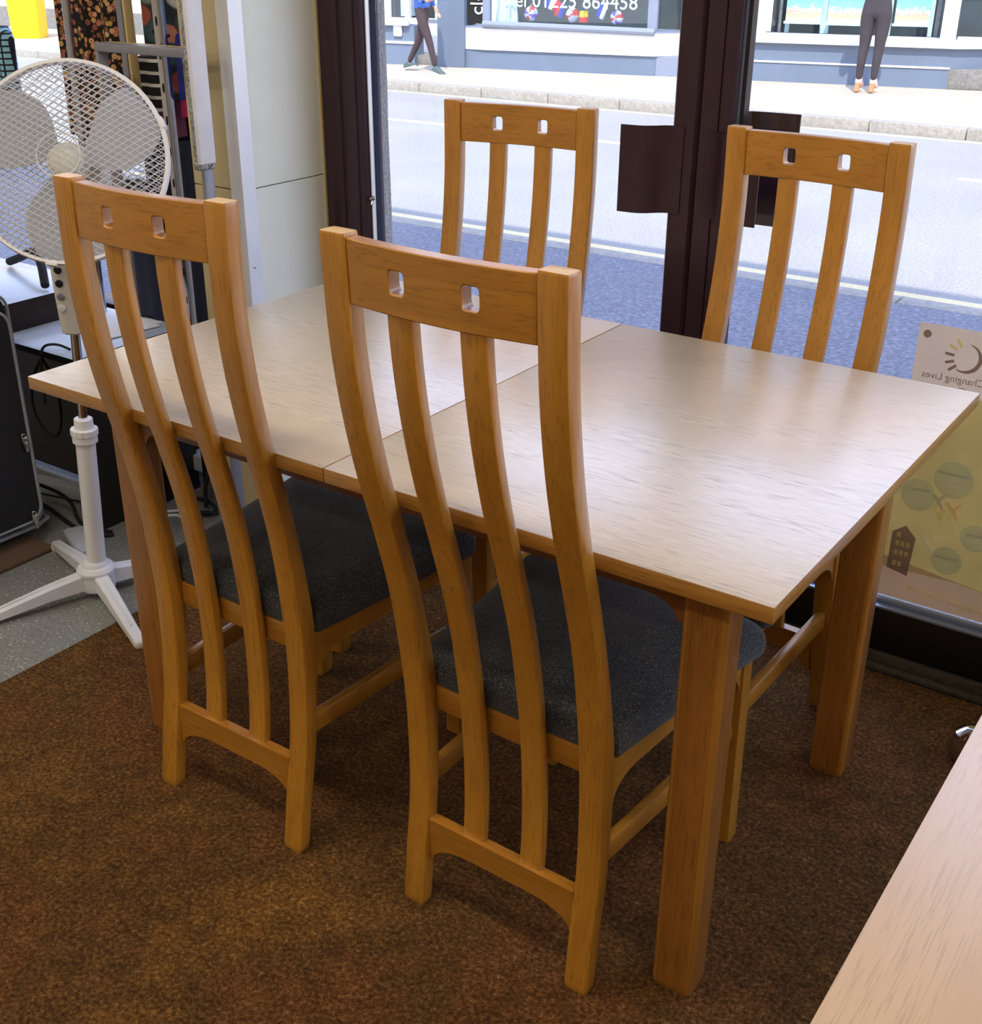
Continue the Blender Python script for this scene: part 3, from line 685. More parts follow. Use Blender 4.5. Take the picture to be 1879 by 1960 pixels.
bm=B(); box(bm,-1.2,-.742,.05,.48,-.0078,.006,.005,3); o=obj('floor_mat',bm,M['brownmat']); tag(o,'small brown rug with a rounded edge under the black suitcase','rug')
bm=B(); tube(bm,[(-.835,.47,.66),(-.85,.475,1.12)],.022,16); tube(bm,[(-.835,.47,.60),(-.835,.47,.70)],.024,16); o=obj('telescopic_handle',bm,M['greyl'],sc_); tag(o,'pale grey-blue upright handle tube')
# ------------------------------------------------------------ grey stand frame and picture frame
t=thing('display_stand','grey metal rectangular stand frame beside the cream pillar','stand',(0,0,0))
def leg_(x0,x1,nm='upright'):
    bm=B(); box(bm,x0,x1,.800,.830,-.008,1.206,.002); obj(nm,bm,M['greymetal'],t)
leg_(-.397,-.385); leg_(-.727,-.715)
bm=B(); box(bm,-.727,-.385,.800,.830,1.206,1.226,.002); obj('top_rail',bm,M['greymetal'],t)
bm=B(); box(bm,-.72,-.39,.831,.850,1.216,1.226,.001); obj('back_lip',bm,M['panel_edge'],t)
t=thing('leaning_picture','ornate white and silver picture frame seen edge-on beside the pillar','picture frame',(0,0,0))
def orn(x0,x1,y0,y1,z0,z1,nm):
    bm=B(); box(bm,x0,x1,y0,y1,z0,z1,.006,3); return obj(nm,bm,M['whitecl'] if nm!='ornate_edge' else M['orn'],t)
s=N('silver_leaf_moulding'); v=s.coords((1,1,1)); f=s.noise(v,70,4,.7,1.5); s.l(s.ramp(f,[(.35,lin((92,92,92))),(.6,lin((196,196,196)))]),s.p.inputs['Base Color']); s.p.inputs['Metallic'].default_value=.4; s.p.inputs['Roughness'].default_value=.4; s.bump(f,1,.006); M['orn']=s.m
def sl(y,z): return y
for y0,y1,z0,z1 in ((.765,.788,.985,1.75),(.862,.882,.985,1.75)):
    pass
bm=B(); box(bm,-.342,-.330,.742,.792,.985,1.80,.005,3); obj('white_edge',bm,M['white'],t)
bm=B(); box(bm,-.360,-.3425,.748,.788,.990,1.80,.006,3); obj('ornate_edge',bm,M['orn'],t)
bm=B(); box(bm,-.360,-.333,.745,.79,.972,.992,.006,3); obj('bottom_edge',bm,M['orn'],t)
# ------------------------------------------------------------ clothes rail and garments
t=thing('clothes_rail','chrome clothes rail hung with clothes in the window corner','clothes rail',(0,0,0))
bm=B(); tube(bm,[(-1.55,1.0,1.66),(-.60,1.0,1.66)],.0125,12); obj('rail',bm,M['chrome'],t)
for x,r in ((-.985,.011),): 
    bm=B(); tube(bm,[(-1.02,.94,.482),(-.985,.94,1.68)],r,12); obj('upright',bm,M['chrome'],t)
bm=B(); box(bm,-.665,-.640,.935,.955,-.008,1.70,.002); o=obj('slotted_upright',bm,M['chrome'],t)
for k in range(16):
    bm=B(); prism(bm,[(-.6525+.0026*math.cos(R(a)),.50+k*.077+.011*math.sin(R(a))) for a in range(0,360,30)],'y',.9335,.9352); obj('slot',bm,M['blk'],o)
bm=B(); box(bm,-.76,-.752,.925,.950,1.02,1.70,.001); obj('side_bar',bm,M['panel_edge'],t)
bm=B(); box(bm,-.785,-.765,.925,.950,1.02,1.70,.001); obj('side_bar',bm,M['greymetal'],t)
def garment(name,label,cat,x0,x1,y,zb,zt,mat,d=.03,fold=3,seed=1,flare=1.1,hanger=True):
    bm=B(); cx=(x0+x1)/2; hw=(x1-x0)/2; rings=[]; n=40; rnd=random.Random(seed); ph=rnd.random()*6
    for i in range(15):
        u=i/14; z=zb+(zt-zb)*u
        k=flare+(1-flare)*u
        if u>.9: k*=1-(u-.9)*6*.55
        rg=[]
        for j in range(n):
            a=2*math.pi*j/n; c_,s_=math.cos(a),math.sin(a)
            xx=hw*k*math.copysign(abs(c_)**.7,c_); yy=d*s_*(1+.35*math.sin(fold*a*2+ph)*(1-u*.6))+.006*math.sin(xx*90+ph)*(1-u*.5)
            rg.append((cx+xx,y+yy,z+(.006*math.sin(xx*60+ph) if i==0 else 0)))
        rings.append(rg)
    loft(bm,rings); o=obj(name,bm,mat,ang=80); tag(o,label,cat,None)
    if hanger:
        bm=B(); tube(bm,[(cx-hw*.5,y,zt-.01),(cx,y,zt+.025),(cx+hw*.5,y,zt-.01)],.004,6); tube(bm,[(cx,y,zt+.025),(cx,y,1.648),(cx+.012,y,1.675),(cx,y,1.69),(cx-.013,y,1.68)],.002,6); obj('hanger',bm,M['steel'],o)
    return o
def floral(name,base,cols,sc,thr=.33):
    s=N(name); v=s.coords((1,1,1)); vo=s.n('TexVoronoi'); vo.inputs['Scale'].default_value=sc; vo.inputs['Randomness'].default_value=.9; s.l(v,vo.inputs['Vector'])
    sx_=s.n('SeparateColor'); s.l(vo.outputs['Color'],sx_.inputs[0])
    pet=s.ramp(sx_.outputs[0],[(i/len(cols),lin(c)) for i,c in enumerate(cols)],'CONSTANT')
    ringc=s.ramp(vo.outputs['Distance'],[(0,lin((60,34,20))),(.10,lin((90,50,30))),(.14,(1,1,1)),(thr*.8,(1,1,1)),(thr,(.5,.5,.5))])
    pet=s.mix(1,pet,ringc,'MULTIPLY'); m=s.ramp(vo.outputs['Distance'],[(thr,(0,0,0)),(thr+.04,(1,1,1))])
    s.l(s.mix(m,pet,lin(base)),s.p.inputs['Base Color']); s.p.inputs['Roughness'].default_value=.9; return s.m
M['floral']=floral('black_floral_print',(20,14,12),[(190,120,84),(206,160,90),(160,92,70),(222,170,120),(130,90,50)],70,.50)
M['palm']=floral('palm_leaf_print',(44,50,58),[(206,136,112),(170,90,70),(120,140,130),(206,206,200),(60,84,88)],20,.55)
s=N('black_white_stripe'); v=s.coords((1,1,1)); sp_=s.n('SeparateXYZ'); s.l(v,sp_.inputs[0]); mm=s.n('Math',operation='FRACT'); mu=s.n('Math',operation='MULTIPLY'); mu.inputs[1].default_value=34; s.l(sp_.outputs['Z'],mu.inputs[0]); s.l(mu.outputs[0],mm.inputs[0])
s.l(s.ramp(mm.outputs[0],[(0,lin((18,16,18))),(.72,lin((208,204,190)))],'CONSTANT'),s.p.inputs['Base Color']); s.p.inputs['Roughness'].default_value=.9; M['stripe']=s.m
s=N('blue_black_check'); v=s.coords((1,1,1)); br=s.n('TexBrick'); br.offset=0; br.inputs['Scale'].default_value=32; br.inputs['Color1'].default_value=lin((150,206,226)); br.inputs['Color2'].default_value=lin((140,196,220)); br.inputs['Mortar'].default_value=lin((20,26,40)); br.inputs['Mortar Size'].default_value=.08; br.inputs['Brick Width'].default_value=.5; br.inputs['Row Height'].default_value=.5
rot=s.n('Mapping'); rot.inputs['Rotation'].default_value=(R(90),0,0); s.l(v,rot.inputs[0]); s.l(rot.outputs[0],br.inputs['Vector']); s.l(br.outputs[0],s.p.inputs['Base Color']); s.p.inputs['Roughness'].default_value=.8; M['check']=s.m
garment('dress','black dress with a small orange and tan floral print on the rail','dress',-1.140,-.895,1.02,.955,1.60,M['floral'],.028,4,3,1.03)
garment('blouse','blouse with peach and teal palm leaf print hanging above the grey stand','blouse',-.80,-.665,1.03,1.08,1.60,M['palm'],.02,3,5,1.05)
garment('jumper','black and cream striped jumper hanging low on the rail','jumper',-.825,-.70,.99,1.055,1.18,M['stripe'],.014,2,7,1.0,False)
garment('shirt','white shirt hanging between the dress and the palm leaf blouse','shirt',-.850,-.80,1.07,1.20,1.60,M['whitecl'],.02,2,9,1.0)
garment('top','light blue top at the right end of the clothes rail','top',-.655,-.565,1.04,1.245,1.60,M['bluecl'],.03,2,11,1.1)
garment('skirt','mauve pink skirt hanging below the striped jumper','skirt',-.86,-.72,1.045,.985,1.20,M['mauve'],.018,4,13,1.1,False)
garment('skirt','royal blue skirt hanging right of the slotted upright','skirt',-.655,-.585,.995,1.09,1.24,M['royal'],.016,4,15,1.1,False)
garment('scarf','bright pink scarf end hanging below the royal blue skirt','scarf',-.70,-.615,1.03,1.03,1.14,M['pink'],.01,2,17,1.0,False)
garment('coat','long black coat hanging behind the fan and the chair back','coat',-.935,-.60,1.085,.52,1.10,M['blackcloth'],.03,4,19,1.0,False)
garment('coat','dark navy coat hanging in front of the black coat','coat',-.935,-.815,1.0,.482,.86,M['navy'],.018,2,21,1.0,False)
garment('trousers','dark slate trousers hanging beside the slotted upright','trousers',-.69,-.62,1.0,.50,.98,M['navy'],.016,2,23,1.0,False)
garment('shirt','black shirt hem hanging between the blouse and the pale cord','shirt',-.665,-.640,1.105,1.16,1.60,M['blackcloth'],.012,2,25,1.0)
bm=B(); box(bm,-.792,-.762,1.10,1.112,.43,.74,.001); o=obj('white_board',bm,M['whitecl']); tag(o,'narrow pale board standing behind the navy coat','board')
garment('bag','light blue and black checked bag hanging at the top left corner','bag',-1.42,-1.215,.92,1.02,1.235,M['check'],.03,2,27,.9,False)
garment('jacket','lilac blue jacket hem above the checked bag at the left edge','jacket',-1.50,-1.30,.90,1.235,1.60,M['royal2'] if 'royal2' in M else M['bluecl'],.03,2,29,1.0)
# ------------------------------------------------------------ poster on the glass
pz0,pz1,px0,px1=.166,.781,1.172,1.80
t=thing('poster','translucent poster stuck on the window glass, its print seen reversed from inside','poster',(.012,0,-.009))
def papermat(name,c):
    s=N(name); c=lin(c); v=s.coords((1,1,1)); f=s.noise(v,30,3); col=s.ramp(f,[(.3,tuple(x*.97 for x in c[:3])),(.7,c)])
    d=s.n('BsdfDiffuse'); tt=s.n('BsdfTranslucent'); mx=s.n('MixShader'); mx.inputs[0].default_value=.72; s.l(col,d.inputs[0]); s.l(col,tt.inputs[0]); s.l(d.outputs[0],mx.inputs[1]); s.l(tt.outputs[0],mx.inputs[2]); s.l(mx.outputs[0],s.out.inputs[0]); s.t.nodes.remove(s.p); return s.m
PM={k:papermat('poster_'+k,c) for k,c in dict(cream=(228,216,200),olive=(240,236,196),green=(240,244,230),brown=(238,226,212),dark=(202,186,178),grey=(234,228,222),yel=(252,246,206),orange=(250,236,200),pale=(255,254,250)).items()}
YP=1.2132
bm=B(); box(bm,px0,px1,YP-.0006,YP,pz0,pz1); obj('sheet',bm,PM['cream'],t)
ly=[YP-.0008]
def pflat(nm,poly,mat,par=t):
    ly[0]-=.00006
    bm=B(); prism(bm,poly,'y',ly[0]-.00004,ly[0]); return obj(nm,bm,PM[mat],par,False)
def ptext(body,size,x,z,mat,ang=0,align='CENTER'):
    ly[0]-=.00006
    me=text_mesh(body,size,.00002,align); bm=B(); add_mesh(bm,me,Matrix.Translation((x,ly[0],z))@Matrix.Rotation(R(ang),4,'Y')@Matrix.Rotation(R(90),4,'X')@Matrix.Scale(-1,4,(1,0,0)))
    o=obj('lettering',bm,PM[mat],t,False); return o
pflat('green_field',[(px0,.235),(px0+.16,.240),(px0+.4,.215),(px1,.21),(px1,.645),(px0,.645)],'olive')
pflat('brown_band',[(px0,pz0),(px1,pz0),(px1,.205),(px0+.3,.225),(px0,.262)],'brown')
circ=lambda cx,cz,rx,rz=None,n=24:[(cx+rx*math.cos(2*math.pi*k/n),cz+(rz or rx)*math.sin(2*math.pi*k/n)) for k in range(n)]
pflat('sticker',circ(1.189,.760,.008),'dark')
# logo: crescent ring with rays
cx,cz=1.277,.727
def arc(c,r,w_,a0,a1,n=18):
    o_=[(c[0]+(r)*math.cos(R(a0+(a1-a0)*i/n)),c[1]+r*math.sin(R(a0+(a1-a0)*i/n))) for i in range(n+1)]
    i_=[(c[0]+(r-w_*math.sin(math.pi*i/n))*math.cos(R(a0+(a1-a0)*i/n)),c[1]+(r-w_*math.sin(math.pi*i/n)-.001)*math.sin(R(a0+(a1-a0)*i/n))) for i in range(n+1)]
    return o_+i_[::-1]
pflat('logo_ring',arc((cx-.006,cz-.004),.030,.008,-130,85),'dark')
for k,a in enumerate((125,150,175,200,222)):
    ca,sa=math.cos(R(a)),math.sin(R(a)); p=Vector((cx-.004,cz-.003)); q0=p+Vector((ca,sa))*.026; q1=p+Vector((ca,sa))*.044; nn=Vector((-sa,ca))*.0028
    pflat('logo_ray',[tuple(q0+nn),tuple(q1+nn),tuple(q1-nn),tuple(q0-nn)],'yel' if k<2 else 'dark')
ptext('Changing Lives',.0205,1.252,.678,'dark')
ptext('Charity',.0205,1.252,.655,'dark')
ptext('as',.03,1.395,.555,'green'); ptext('g',.02,1.4,.51,'green'); ptext('n.',.02,1.4,.46,'green')
for (x,z,r,txt) in ((1.290,.468,.040,('Comprehensive','life skills','training')),(1.225,.418,.036,('Meaningful','pathways','opportunities')),(1.352,.352,.030,('Housing','assistance')),(1.305,.286,.032,('Transitional','support')),(1.40,.43,.028,())):
    pflat('printed_circle',circ(x,z,r),'green')
    for i,tx_ in enumerate(txt): ptext(tx_,.0105,x,z+.010*(len(txt)-1)/2*1.15-i*.0125,'pale')
# house
pflat('house_print',[(1.186,.235),(1.231,.226),(1.236,.318),(1.212,.342),(1.186,.322)],'dark')
for zz in (.318,.298,.276,.250):
    for k in range(1 if zz>.31 else 3 if zz>.26 else 2): pflat('house_window',[(1.196+.011*k,zz-.006),(1.204+.011*k,zz-.006),(1.204+.011*k,zz+.006),(1.196+.011*k,zz+.006)],'yel')
def bird(x,z,s_,mat):
    pflat('bird_print',[(x,z-.012*s_),(x+.016*s_,z+.010*s_),(x+.006*s_,z+.004*s_),(x,z-.002*s_),(x-.006*s_,z+.006*s_),(x-.014*s_,z+.012*s_)],mat)
bird(1.262,.318,1,'pale'); bird(1.276,.330,.7,'pale'); bird(1.274,.300,.8,'pale')
for x,z,s_,m_ in ((1.268,.415,1.2,'grey'),(1.300,.400,1.4,'orange'),(1.274,.385,1.1,'yel')):
    pflat('figure_print',[(x-.004*s_,z-.014*s_),(x,z-.004*s_),(x+.006*s_,z-.014*s_),(x+.010*s_,z-.012*s_),(x+.003*s_,z+.002*s_),(x+.012*s_,z+.014*s_),(x+.008*s_,z+.015*s_),(x,z+.006*s_),(x-.010*s_,z+.013*s_),(x-.012*s_,z+.010*s_),(x-.003*s_,z)],m_)
ptext('changinglives.org.uk/pages/programmes',.0175,1.372,.192,'yel',5)
# ------------------------------------------------------------ street
ZR,ZN_,ZF=-.2,-.16,-.1
bm=B(); box(bm,-60,40,1.5,4.72,-.4,ZN_); st('floor_pavement_near',bm,M['pave'])
bm=B(); box(bm,-60,40,4.72,10.72,-.4,ZR); st('floor_road',bm,M['road'])
bm=B(); box(bm,-60,40,10.86,22,-.4,ZF); st('floor_pavement_far',bm,M['pave2'])
t=thing('kerb','near kerb of worn concrete edging stones beside the double yellow lines','kerb')
for k in range(16):
    x=-9+k*.915; bm=B(); box(bm,x,x+.905,4.72,4.86,-.3,ZN_+.003,.008); obj('kerb_stone',bm,M['pave2'] if 0 else M['kerbn'] if 'kerbn' in M else M['kerb'],t)
t=thing('kerb','far kerb of pale concrete edging stones below the shopfronts','kerb')
for k in range(30):
    x=-24+k*.915; bm=B(); box(bm,x,x+.905,10.72,10.86,-.3,ZF+.003,.008); obj('kerb_stone',bm,M['kerb'],t)
def line(x0,x1,y0,y1,mat,lab,grp=None,jag=.006):
    bm=B(); n=max(2,int((x1-x0)/.12)); a=[];b=[]
    for i in range(n+1):
        x=x0+(x1-x0)*i/n; a.append((x,y0+jag*mnoise(Vector((x*7,y0,0))))); b.append((x,y1+jag*mnoise(Vector((x*7,y1,3)))))
    prism(bm,a+b[::-1],'z',ZR,ZR+.003); o=obj('road_line',bm,M[mat]); tag(o,lab,'road marking',grp)
line(-30,20,5.00,5.085,'yline','outer of the two near yellow lines, farther from the kerb','yellow lines')
line(-30,20,4.885,4.955,'yline','inner of the two near yellow lines, hard against the near kerb','yellow lines')
line(-40,20,10.58,10.66,'yline2','faded yellow line along the far kerb','yellow lines')
line(-7.4,-3.2,8.60,8.70,'wline','white centre dash of the road behind the left facing chair','centre line dashes')
line(-.62,3.4,8.60,8.70,'wline','white centre dash of the road at the right edge of the view','centre line dashes')
line(-14.8,-10.6,8.60,8.70,'wline','white centre dash of the road beyond the pillar','centre line dashes')
# ------------------------------------------------------------ shopfronts across the street (local x along the facade, -y towards the road)
FA=R(12.5)
def shop(name,label): 
    t=thing(name,label,'shop',(-8.5,12.6,ZF),FA); return t
def fb(t,nm,x0,x1,z0,z1,d0,d1,mat,bev=0,sm=True):
    # d = projection towards the road
    bm=B(); box(bm,x0,x1,-d1,-d0,z0-ZF,z1-ZF,bev); return obj(nm,bm,M[mat],t,sm)
TOP=6.6
A=shop('shopfront','blue-grey and white shopfront behind the walking person, left of the grey column')
fb(A,'wall',-4.6,-.50,ZF,.40,-.3,0,'sgrey'); fb(A,'wall',-4.6,-.50,2.6,TOP,-.3,0,'brick')
fb(A,'window_sill',-4.6,-.56,.40,.50,0,.07,'swhite',.01)
fb(A,'plinth_moulding',-4.6,-.50,.17,.20,0,.02,'swhite')
fb(A,'window_frame',-.98,-.86,.50,2.6,-.06,.02,'swhite'); fb(A,'window_frame',-.62,-.56,.50,2.6,-.06,.02,'swhite'); fb(A,'window_frame',-4.6,-.56,2.5,2.6,-.06,.02,'swhite')
fb(A,'display_backing',-4.5,-.6,.45,2.6,-.9,-.85,'sdark'); fb(A,'display_item',-.84,-.70,.50,1.2,-.5,-.3,'mint')
fb(A,'display_item',-.70,-.66,.62,1.4,-.4,-.35,'offwhite')
fb(A,'window_glass',-4.55,-.6,.50,2.5,-.04,-.03,'glass',0,False)
fb(A,'vent_box',-.80,-.67,.26,.42,0,.04,'white',.02)
fb(A,'door_recess_wall',-.50,-.14,ZF,TOP,-1.3,-1.2,'sdark'); fb(A,'door_step',-.66,-.14,ZF,.02,-.6,-.1,'step',.01)
fb(A,'door_rail',-.52,-.14,.42,.47,-.3,-.26,'sgrey2'); fb(A,'lintel',-.50,-.14,2.4,TOP,-.9,0,'swhite')
Bq=shop('shopfront','grey and white bay shopfront with white telephone lettering and party balls in its window')
fb(Bq,'column',-.13,.27,ZF,TOP,-.3,.06,'sgrey',.01)
fb(Bq,'wall',.27,3.9,ZF,.13,-.3,0,'sgrey2'); 
def bayprism(t,nm,z0,z1,d,mat,x0=.27,x1=2.87,x2=3.25):
    bm=B(); prism(bm,[(x0,.3),(x0,-d*.3),(x0+.28,-d),(x1,-d),(x2,.30),(x2,.5),(x0,.5)],'z',z0-ZF,z1-ZF); return obj(nm,bm,M[mat],t,False)
bayprism(Bq,'plinth',ZF,.135,.02,'sgrey'); bayprism(Bq,'white_band',.135,.40,.05,'swhite'); 
bm=B(); tube(bm,[(.54,-.06,.455-ZF+.0),(2.87,-.06,.42-ZF)],.045,10); obj('sill_roll',bm,M['sgrey2'],Bq)
bayprism(Bq,'sill',.38,.425,.045,'sgrey2')
fb(Bq,'window_frame',.52,.62,.44,2.6,-.05,.03,'sgrey2'); fb(Bq,'window_frame',2.76,2.88,.42,2.6,-.05,.03,'sgrey2')
fb(Bq,'dark_side_panel',.27,.53,.45,2.6,-.08,-.04,'blk'); fb(Bq,'display_backing',.4,3.3,.40,2.7,-1.0,-.9,'sdark')
fb(Bq,'window_glass',.62,2.77,.44,2.6,-.01,0,'glass',0,False)
fb(Bq,'header',.27,3.9,2.6,3.3,-.3,0,'sgrey2'); fb(Bq,'upper_wall',.27,3.9,3.3,TOP,-.3,-.02,'brick')
bm=B(); prism(bm,[(2.88,-.01),(3.22,.28),(3.21,.29),(2.87,0)],'z',.44-ZF,2.6-ZF); obj('return_glass',bm,M['glass'],Bq,False)
fb(Bq,'return_wall',3.2,3.92,ZF,TOP,-.45,-.28,'sgrey2'); fb(Bq,'doorstep',3.22,3.92,ZF,.03,-.28,.02,'brownstep' if 'brownstep' in M else 'step')
def ftext(t,body,size,x,z,d,mat,rot=0,lab=None):
    me=text_mesh(body,size,.004); bm=B(); add_mesh(bm,me,Matrix.Translation((x,-d,z-ZF))@Matrix.Rotation(R(rot),4,'Y')@Matrix.Rotation(R(90),4,'X')); o=obj('lettering',bm,M[mat],t,False); return o
ftext(Bq,'Tel 01225 864458',.245,1.72,.745,.012,'mint'); ftext(Bq,'cle',.26,.42,.70,-.03,'whitecl',-90)
def inshop(name,lab,cat,x,z,d,build,group=None):
    t=thing(name,lab,cat,(0,0,0),0,group); p=Matrix.Translation((-8.5,12.6,0))@Matrix.Rotation(FA,4,'Z')@Vector((x,-d,z)); t.location=p; t.rotation_euler=(0,0,FA); build(t); return t
def ballb(t,cols,r=.085):
    bm=B(); bmesh.ops.create_uvsphere(bm,u_segments=18,v_segments=12,radius=r); o=obj('ball_skin',bm,[M[c] for c in cols],t)
    for f in o.data.polygons:
        a=math.atan2(f.center.z,f.center.x); f.material_index=int((a+math.pi)/(2*math.pi)*len(cols)*2)%len(cols)
    bm=B(); tube(bm,[(0,0,r),(0,0,r+.03)],.004,5); obj('valve',bm,M['white'],t)
inshop('party_ball','white, red and purple ball at the left of the shop window','ball',1.13,.585,-.16,lambda t:ballb(t,('whitecl','red','whitecl','purple'),.09),'party balls in the shop window')
inshop('party_ball','white and red ball at the middle of the shop window beside the yellow hat','ball',1.70,.58,-.16,lambda t:ballb(t,('red','whitecl','whitecl'),.09),'party balls in the shop window')
inshop('party_ball','white, red and purple ball at the right of the shop window','ball',2.30,.565,-.16,lambda t:ballb(t,('red','whitecl','purple','whitecl'),.085),'party balls in the shop window')
def hat(t):
    bm=B(); lathe(bm,[(0,-.075),(.06,-.075),(.062,-.01),(.0,-.01)],16); obj('crown',bm,M['red'],t)
    bm=B(); lathe(bm,[(0,-.01),(.06,-.01),(.056,.06),(0,.065)],16); obj('band',bm,M['yellow'],t)
inshop('party_hat','small yellow and red party hat in the shop window','hat',1.87,.575,-.12,hat)
def flag(cols):
    def f(t):
        for k,c in enumerate(cols):
            bm=B(); v=box(bm,-.03+.055*k-.02,.025+.055*k-.02,-.004,.004,-.09,.09,.002); xf(bm,bm.verts[:],Matrix.Rotation(R(20),4,'Y')); obj('stripe',bm,M[c],t)
    return f
inshop('flag','blue, white and red flag over the left ball in the shop window','flag',1.40,.74,-.13,flag(('blueb','whitecl','red')),'flags in the shop window')
inshop('flag','red and blue flag left of the middle ball in the shop window','flag',1.56,.65,-.05,flag(('red','blueb')),'flags in the shop window')
inshop('flag','blue and white flag between the middle and right balls','flag',2.10,.64,-.13,flag(('blueb','whitecl')),'flags in the shop window')
def drape(t):
    bm=B(); rings=[]
    for z,k in ((-.22,1.1),(-.1,1),(.1,.8),(.4,.7),(.8,.75)): rings.append([(k*.15*math.cos(a)+.0,.06*math.sin(a)*(1+.3*math.sin(5*a)),z) for a in [2*math.pi*i/24 for i in range(24)]])
    loft(bm,rings); obj('cloth_folds',bm,M['mint'],t)
inshop('garment','pale mint garment hanging at the left of the party shop window','garment',.79,.68,-.16,drape)
C=shop('shopfront','blue-grey shopfront with white window frame and landscape pictures, behind the standing person')
fb(C,'plinth',4.02,6.40,ZF,.345,-.3,.02,'sgrey',0); fb(C,'plinth_moulding',4.02,6.41,.118,.140,.02,.035,'swhite',.004)
fb(C,'window_sill',4.0,6.44,.345,.44,-.3,.09,'swhite',.008)
bm=B(); prism(bm,[(6.40,-.02),(7.05,.34),(7.05,.6),(6.40,.6)],'z',0,.345-ZF); obj('return_plinth',bm,M['sgrey'],C,False)
bm=B(); prism(bm,[(6.42,-.09),(7.12,.30),(7.12,.6),(6.42,.6)],'z',.345-ZF,.44-ZF); obj('return_sill',bm,M['swhite'],C,False)
bm=B(); prism(bm,[(6.42,-.0),(6.98,.32),(6.96,.34),(6.40,.02)],'z',.44-ZF,2.6-ZF); obj('return_glass',bm,M['glass'],C,False)
fb(C,'window_frame',4.03,4.23,.44,2.6,-.05,.03,'swhite'); fb(C,'window_frame',6.25,6.42,.44,2.6,-.05,.03,'swhite')
fb(C,'header',4.0,7.4,2.5,3.2,-.3,.02,'sgrey'); fb(C,'upper_wall',4.0,7.4,3.2,TOP,-.3,0,'brick'); fb(C,'corner_post',3.93,4.03,ZF,2.6,-.3,.0,'sgrey2')
fb(C,'display_backing',4.1,7.4,.38,2.6,-1.2,-1.1,'sdark'); fb(C,'display_floor',4.05,7.0,.36,.40,-1.1,-.1,'sdark')
fb(C,'window_glass',4.22,6.26,.44,2.5,-.012,-.002,'glass',0,False)
for x,mt,w_ in ((4.33,'step',.03),(4.87,'mint',.10),(6.17,'step',.045),(6.10,'mint',.05),(4.42,'mint',.05),(5.62,'mint',.06)): fb(C,'display_post',x-w_/2,x+w_/2,.44,2.4,-.42,-.38,mt)
def landscape(seed):
    s=N('landscape_print_%d'%seed); t_=s.n('TexCoord'); sp_=s.n('SeparateXYZ'); s.l(t_.outputs['Generated'],sp_.inputs[0])
    nz=s.noise(s.coords((3,3,9)),2.5+seed,4); ad=s.n('Math',operation='MULTIPLY_ADD'); ad.inputs[1].default_value=.35; s.l(nz,ad.inputs[0]); s.l(sp_.outputs['Z'],ad.inputs[2])
    s.l(s.ramp(ad.outputs[0],[(0,lin((216,220,214))),(.18,lin((226,220,200))),(.24,lin((196,212,150))),(.30,lin((226,176,150))),(.36,lin((236,214,196))),(.40,lin((150,212,242))),(1,lin((40,150,226)))]),s.p.inputs['Base Color']); s.p.inputs['Roughness'].default_value=.5; return s.m
for i,(x0,x1,zb_) in enumerate(((4.41,4.83,.575),(4.91,5.35,.57),(5.69,6.08,.58))):
    tt_=thing('picture','bright landscape picture, %s in the white framed shop window'%('leftmost','second from left','rightmost')[i] if 0 else 'bright landscape picture, %s in the white framed shop window'%(('leftmost','second from left','rightmost')[i]),'picture',(0,0,0),0,'landscape pictures in the shop window')
    tt_.location=Matrix.Translation((-8.5,12.6,0))@Matrix.Rotation(FA,4,'Z')@Vector(((x0+x1)/2,.30,zb_)); tt_.rotation_euler=(0,0,FA)
    w_=(x1-x0)/2; bm=B(); box(bm,-w_,w_,0,.02,0,.75); obj('print',bm,landscape(i),tt_,False)
    bm=B(); box(bm,-w_-.02,w_+.02,.0,.03,-.03,-.001); obj('ledge',bm,M['mint'],tt_)
fb(C,'doorway',7.4,8.3,ZF,2.6,-1.0,-.9,'sdark'); fb(C,'doorway_header',7.4,8.35,2.5,TOP,-.5,.0,'brick')
stp=C
bm=B(); box(bm,6.40,8.6,-.02,.9,0,.22,.015); obj('step',bm,M['step'],stp)
bm=B(); box(bm,6.62,8.6,.22,.9,.22,.40,.015); obj('step',bm,M['step'],stp)
D=shop('building','cream rendered building far along the street at the left')
bm=B(); box(bm,-26,-6.2,1.4,1.9,0,5.5); o=obj('wall',bm,M['scream'],D); D.rotation_euler=(0,0,0)
fb(D,'base_course',-26,-6.2,ZF,.25,-1.41,-1.36,'step')
E_=shop('building','pale shop building continuing the row to the right'); fb(E_,'wall',8.72,20,ZF,TOP,-.4,0,'brick')
# yellow bin far along the street
yb=thing('grit_bin','bright yellow plastic tub bin far along the street at the top left','bin',(-17.25,12.35,ZF),R(35))
bm=B(); loft(bm,[[(a*k,b*k,z) for a,b in rrect(.27,.25,.08,4)] for z,k in ((0,.88),(.02,.92),(.74,1.0),(.76,1.03),(.80,1.03))]); obj('tub',bm,M['yellow'],yb)
bm=B(); loft(bm,[[(a*k,b*k+.02,z) for a,b in rrect(.28,.26,.08,4)] for z,k in ((.805,1.02),(.84,1.02),(.98,.8),(1.02,.6))]); obj('lid',bm,M['yellow'],yb)
bm=B(); loft(bm,[[(a*k,b*k,z) for a,b in rrect(.282,.262,.08,4)] for z,k in ((.798,1.0),(.807,1.0))]); obj('lid_seam',bm,M['blk'],yb)
bm=B(); tube(bm,[(.08,-.27,.86),(.14,-.30,.90),(.20,-.27,.86)],.02,8); obj('handle',bm,M['offwhite'],yb)
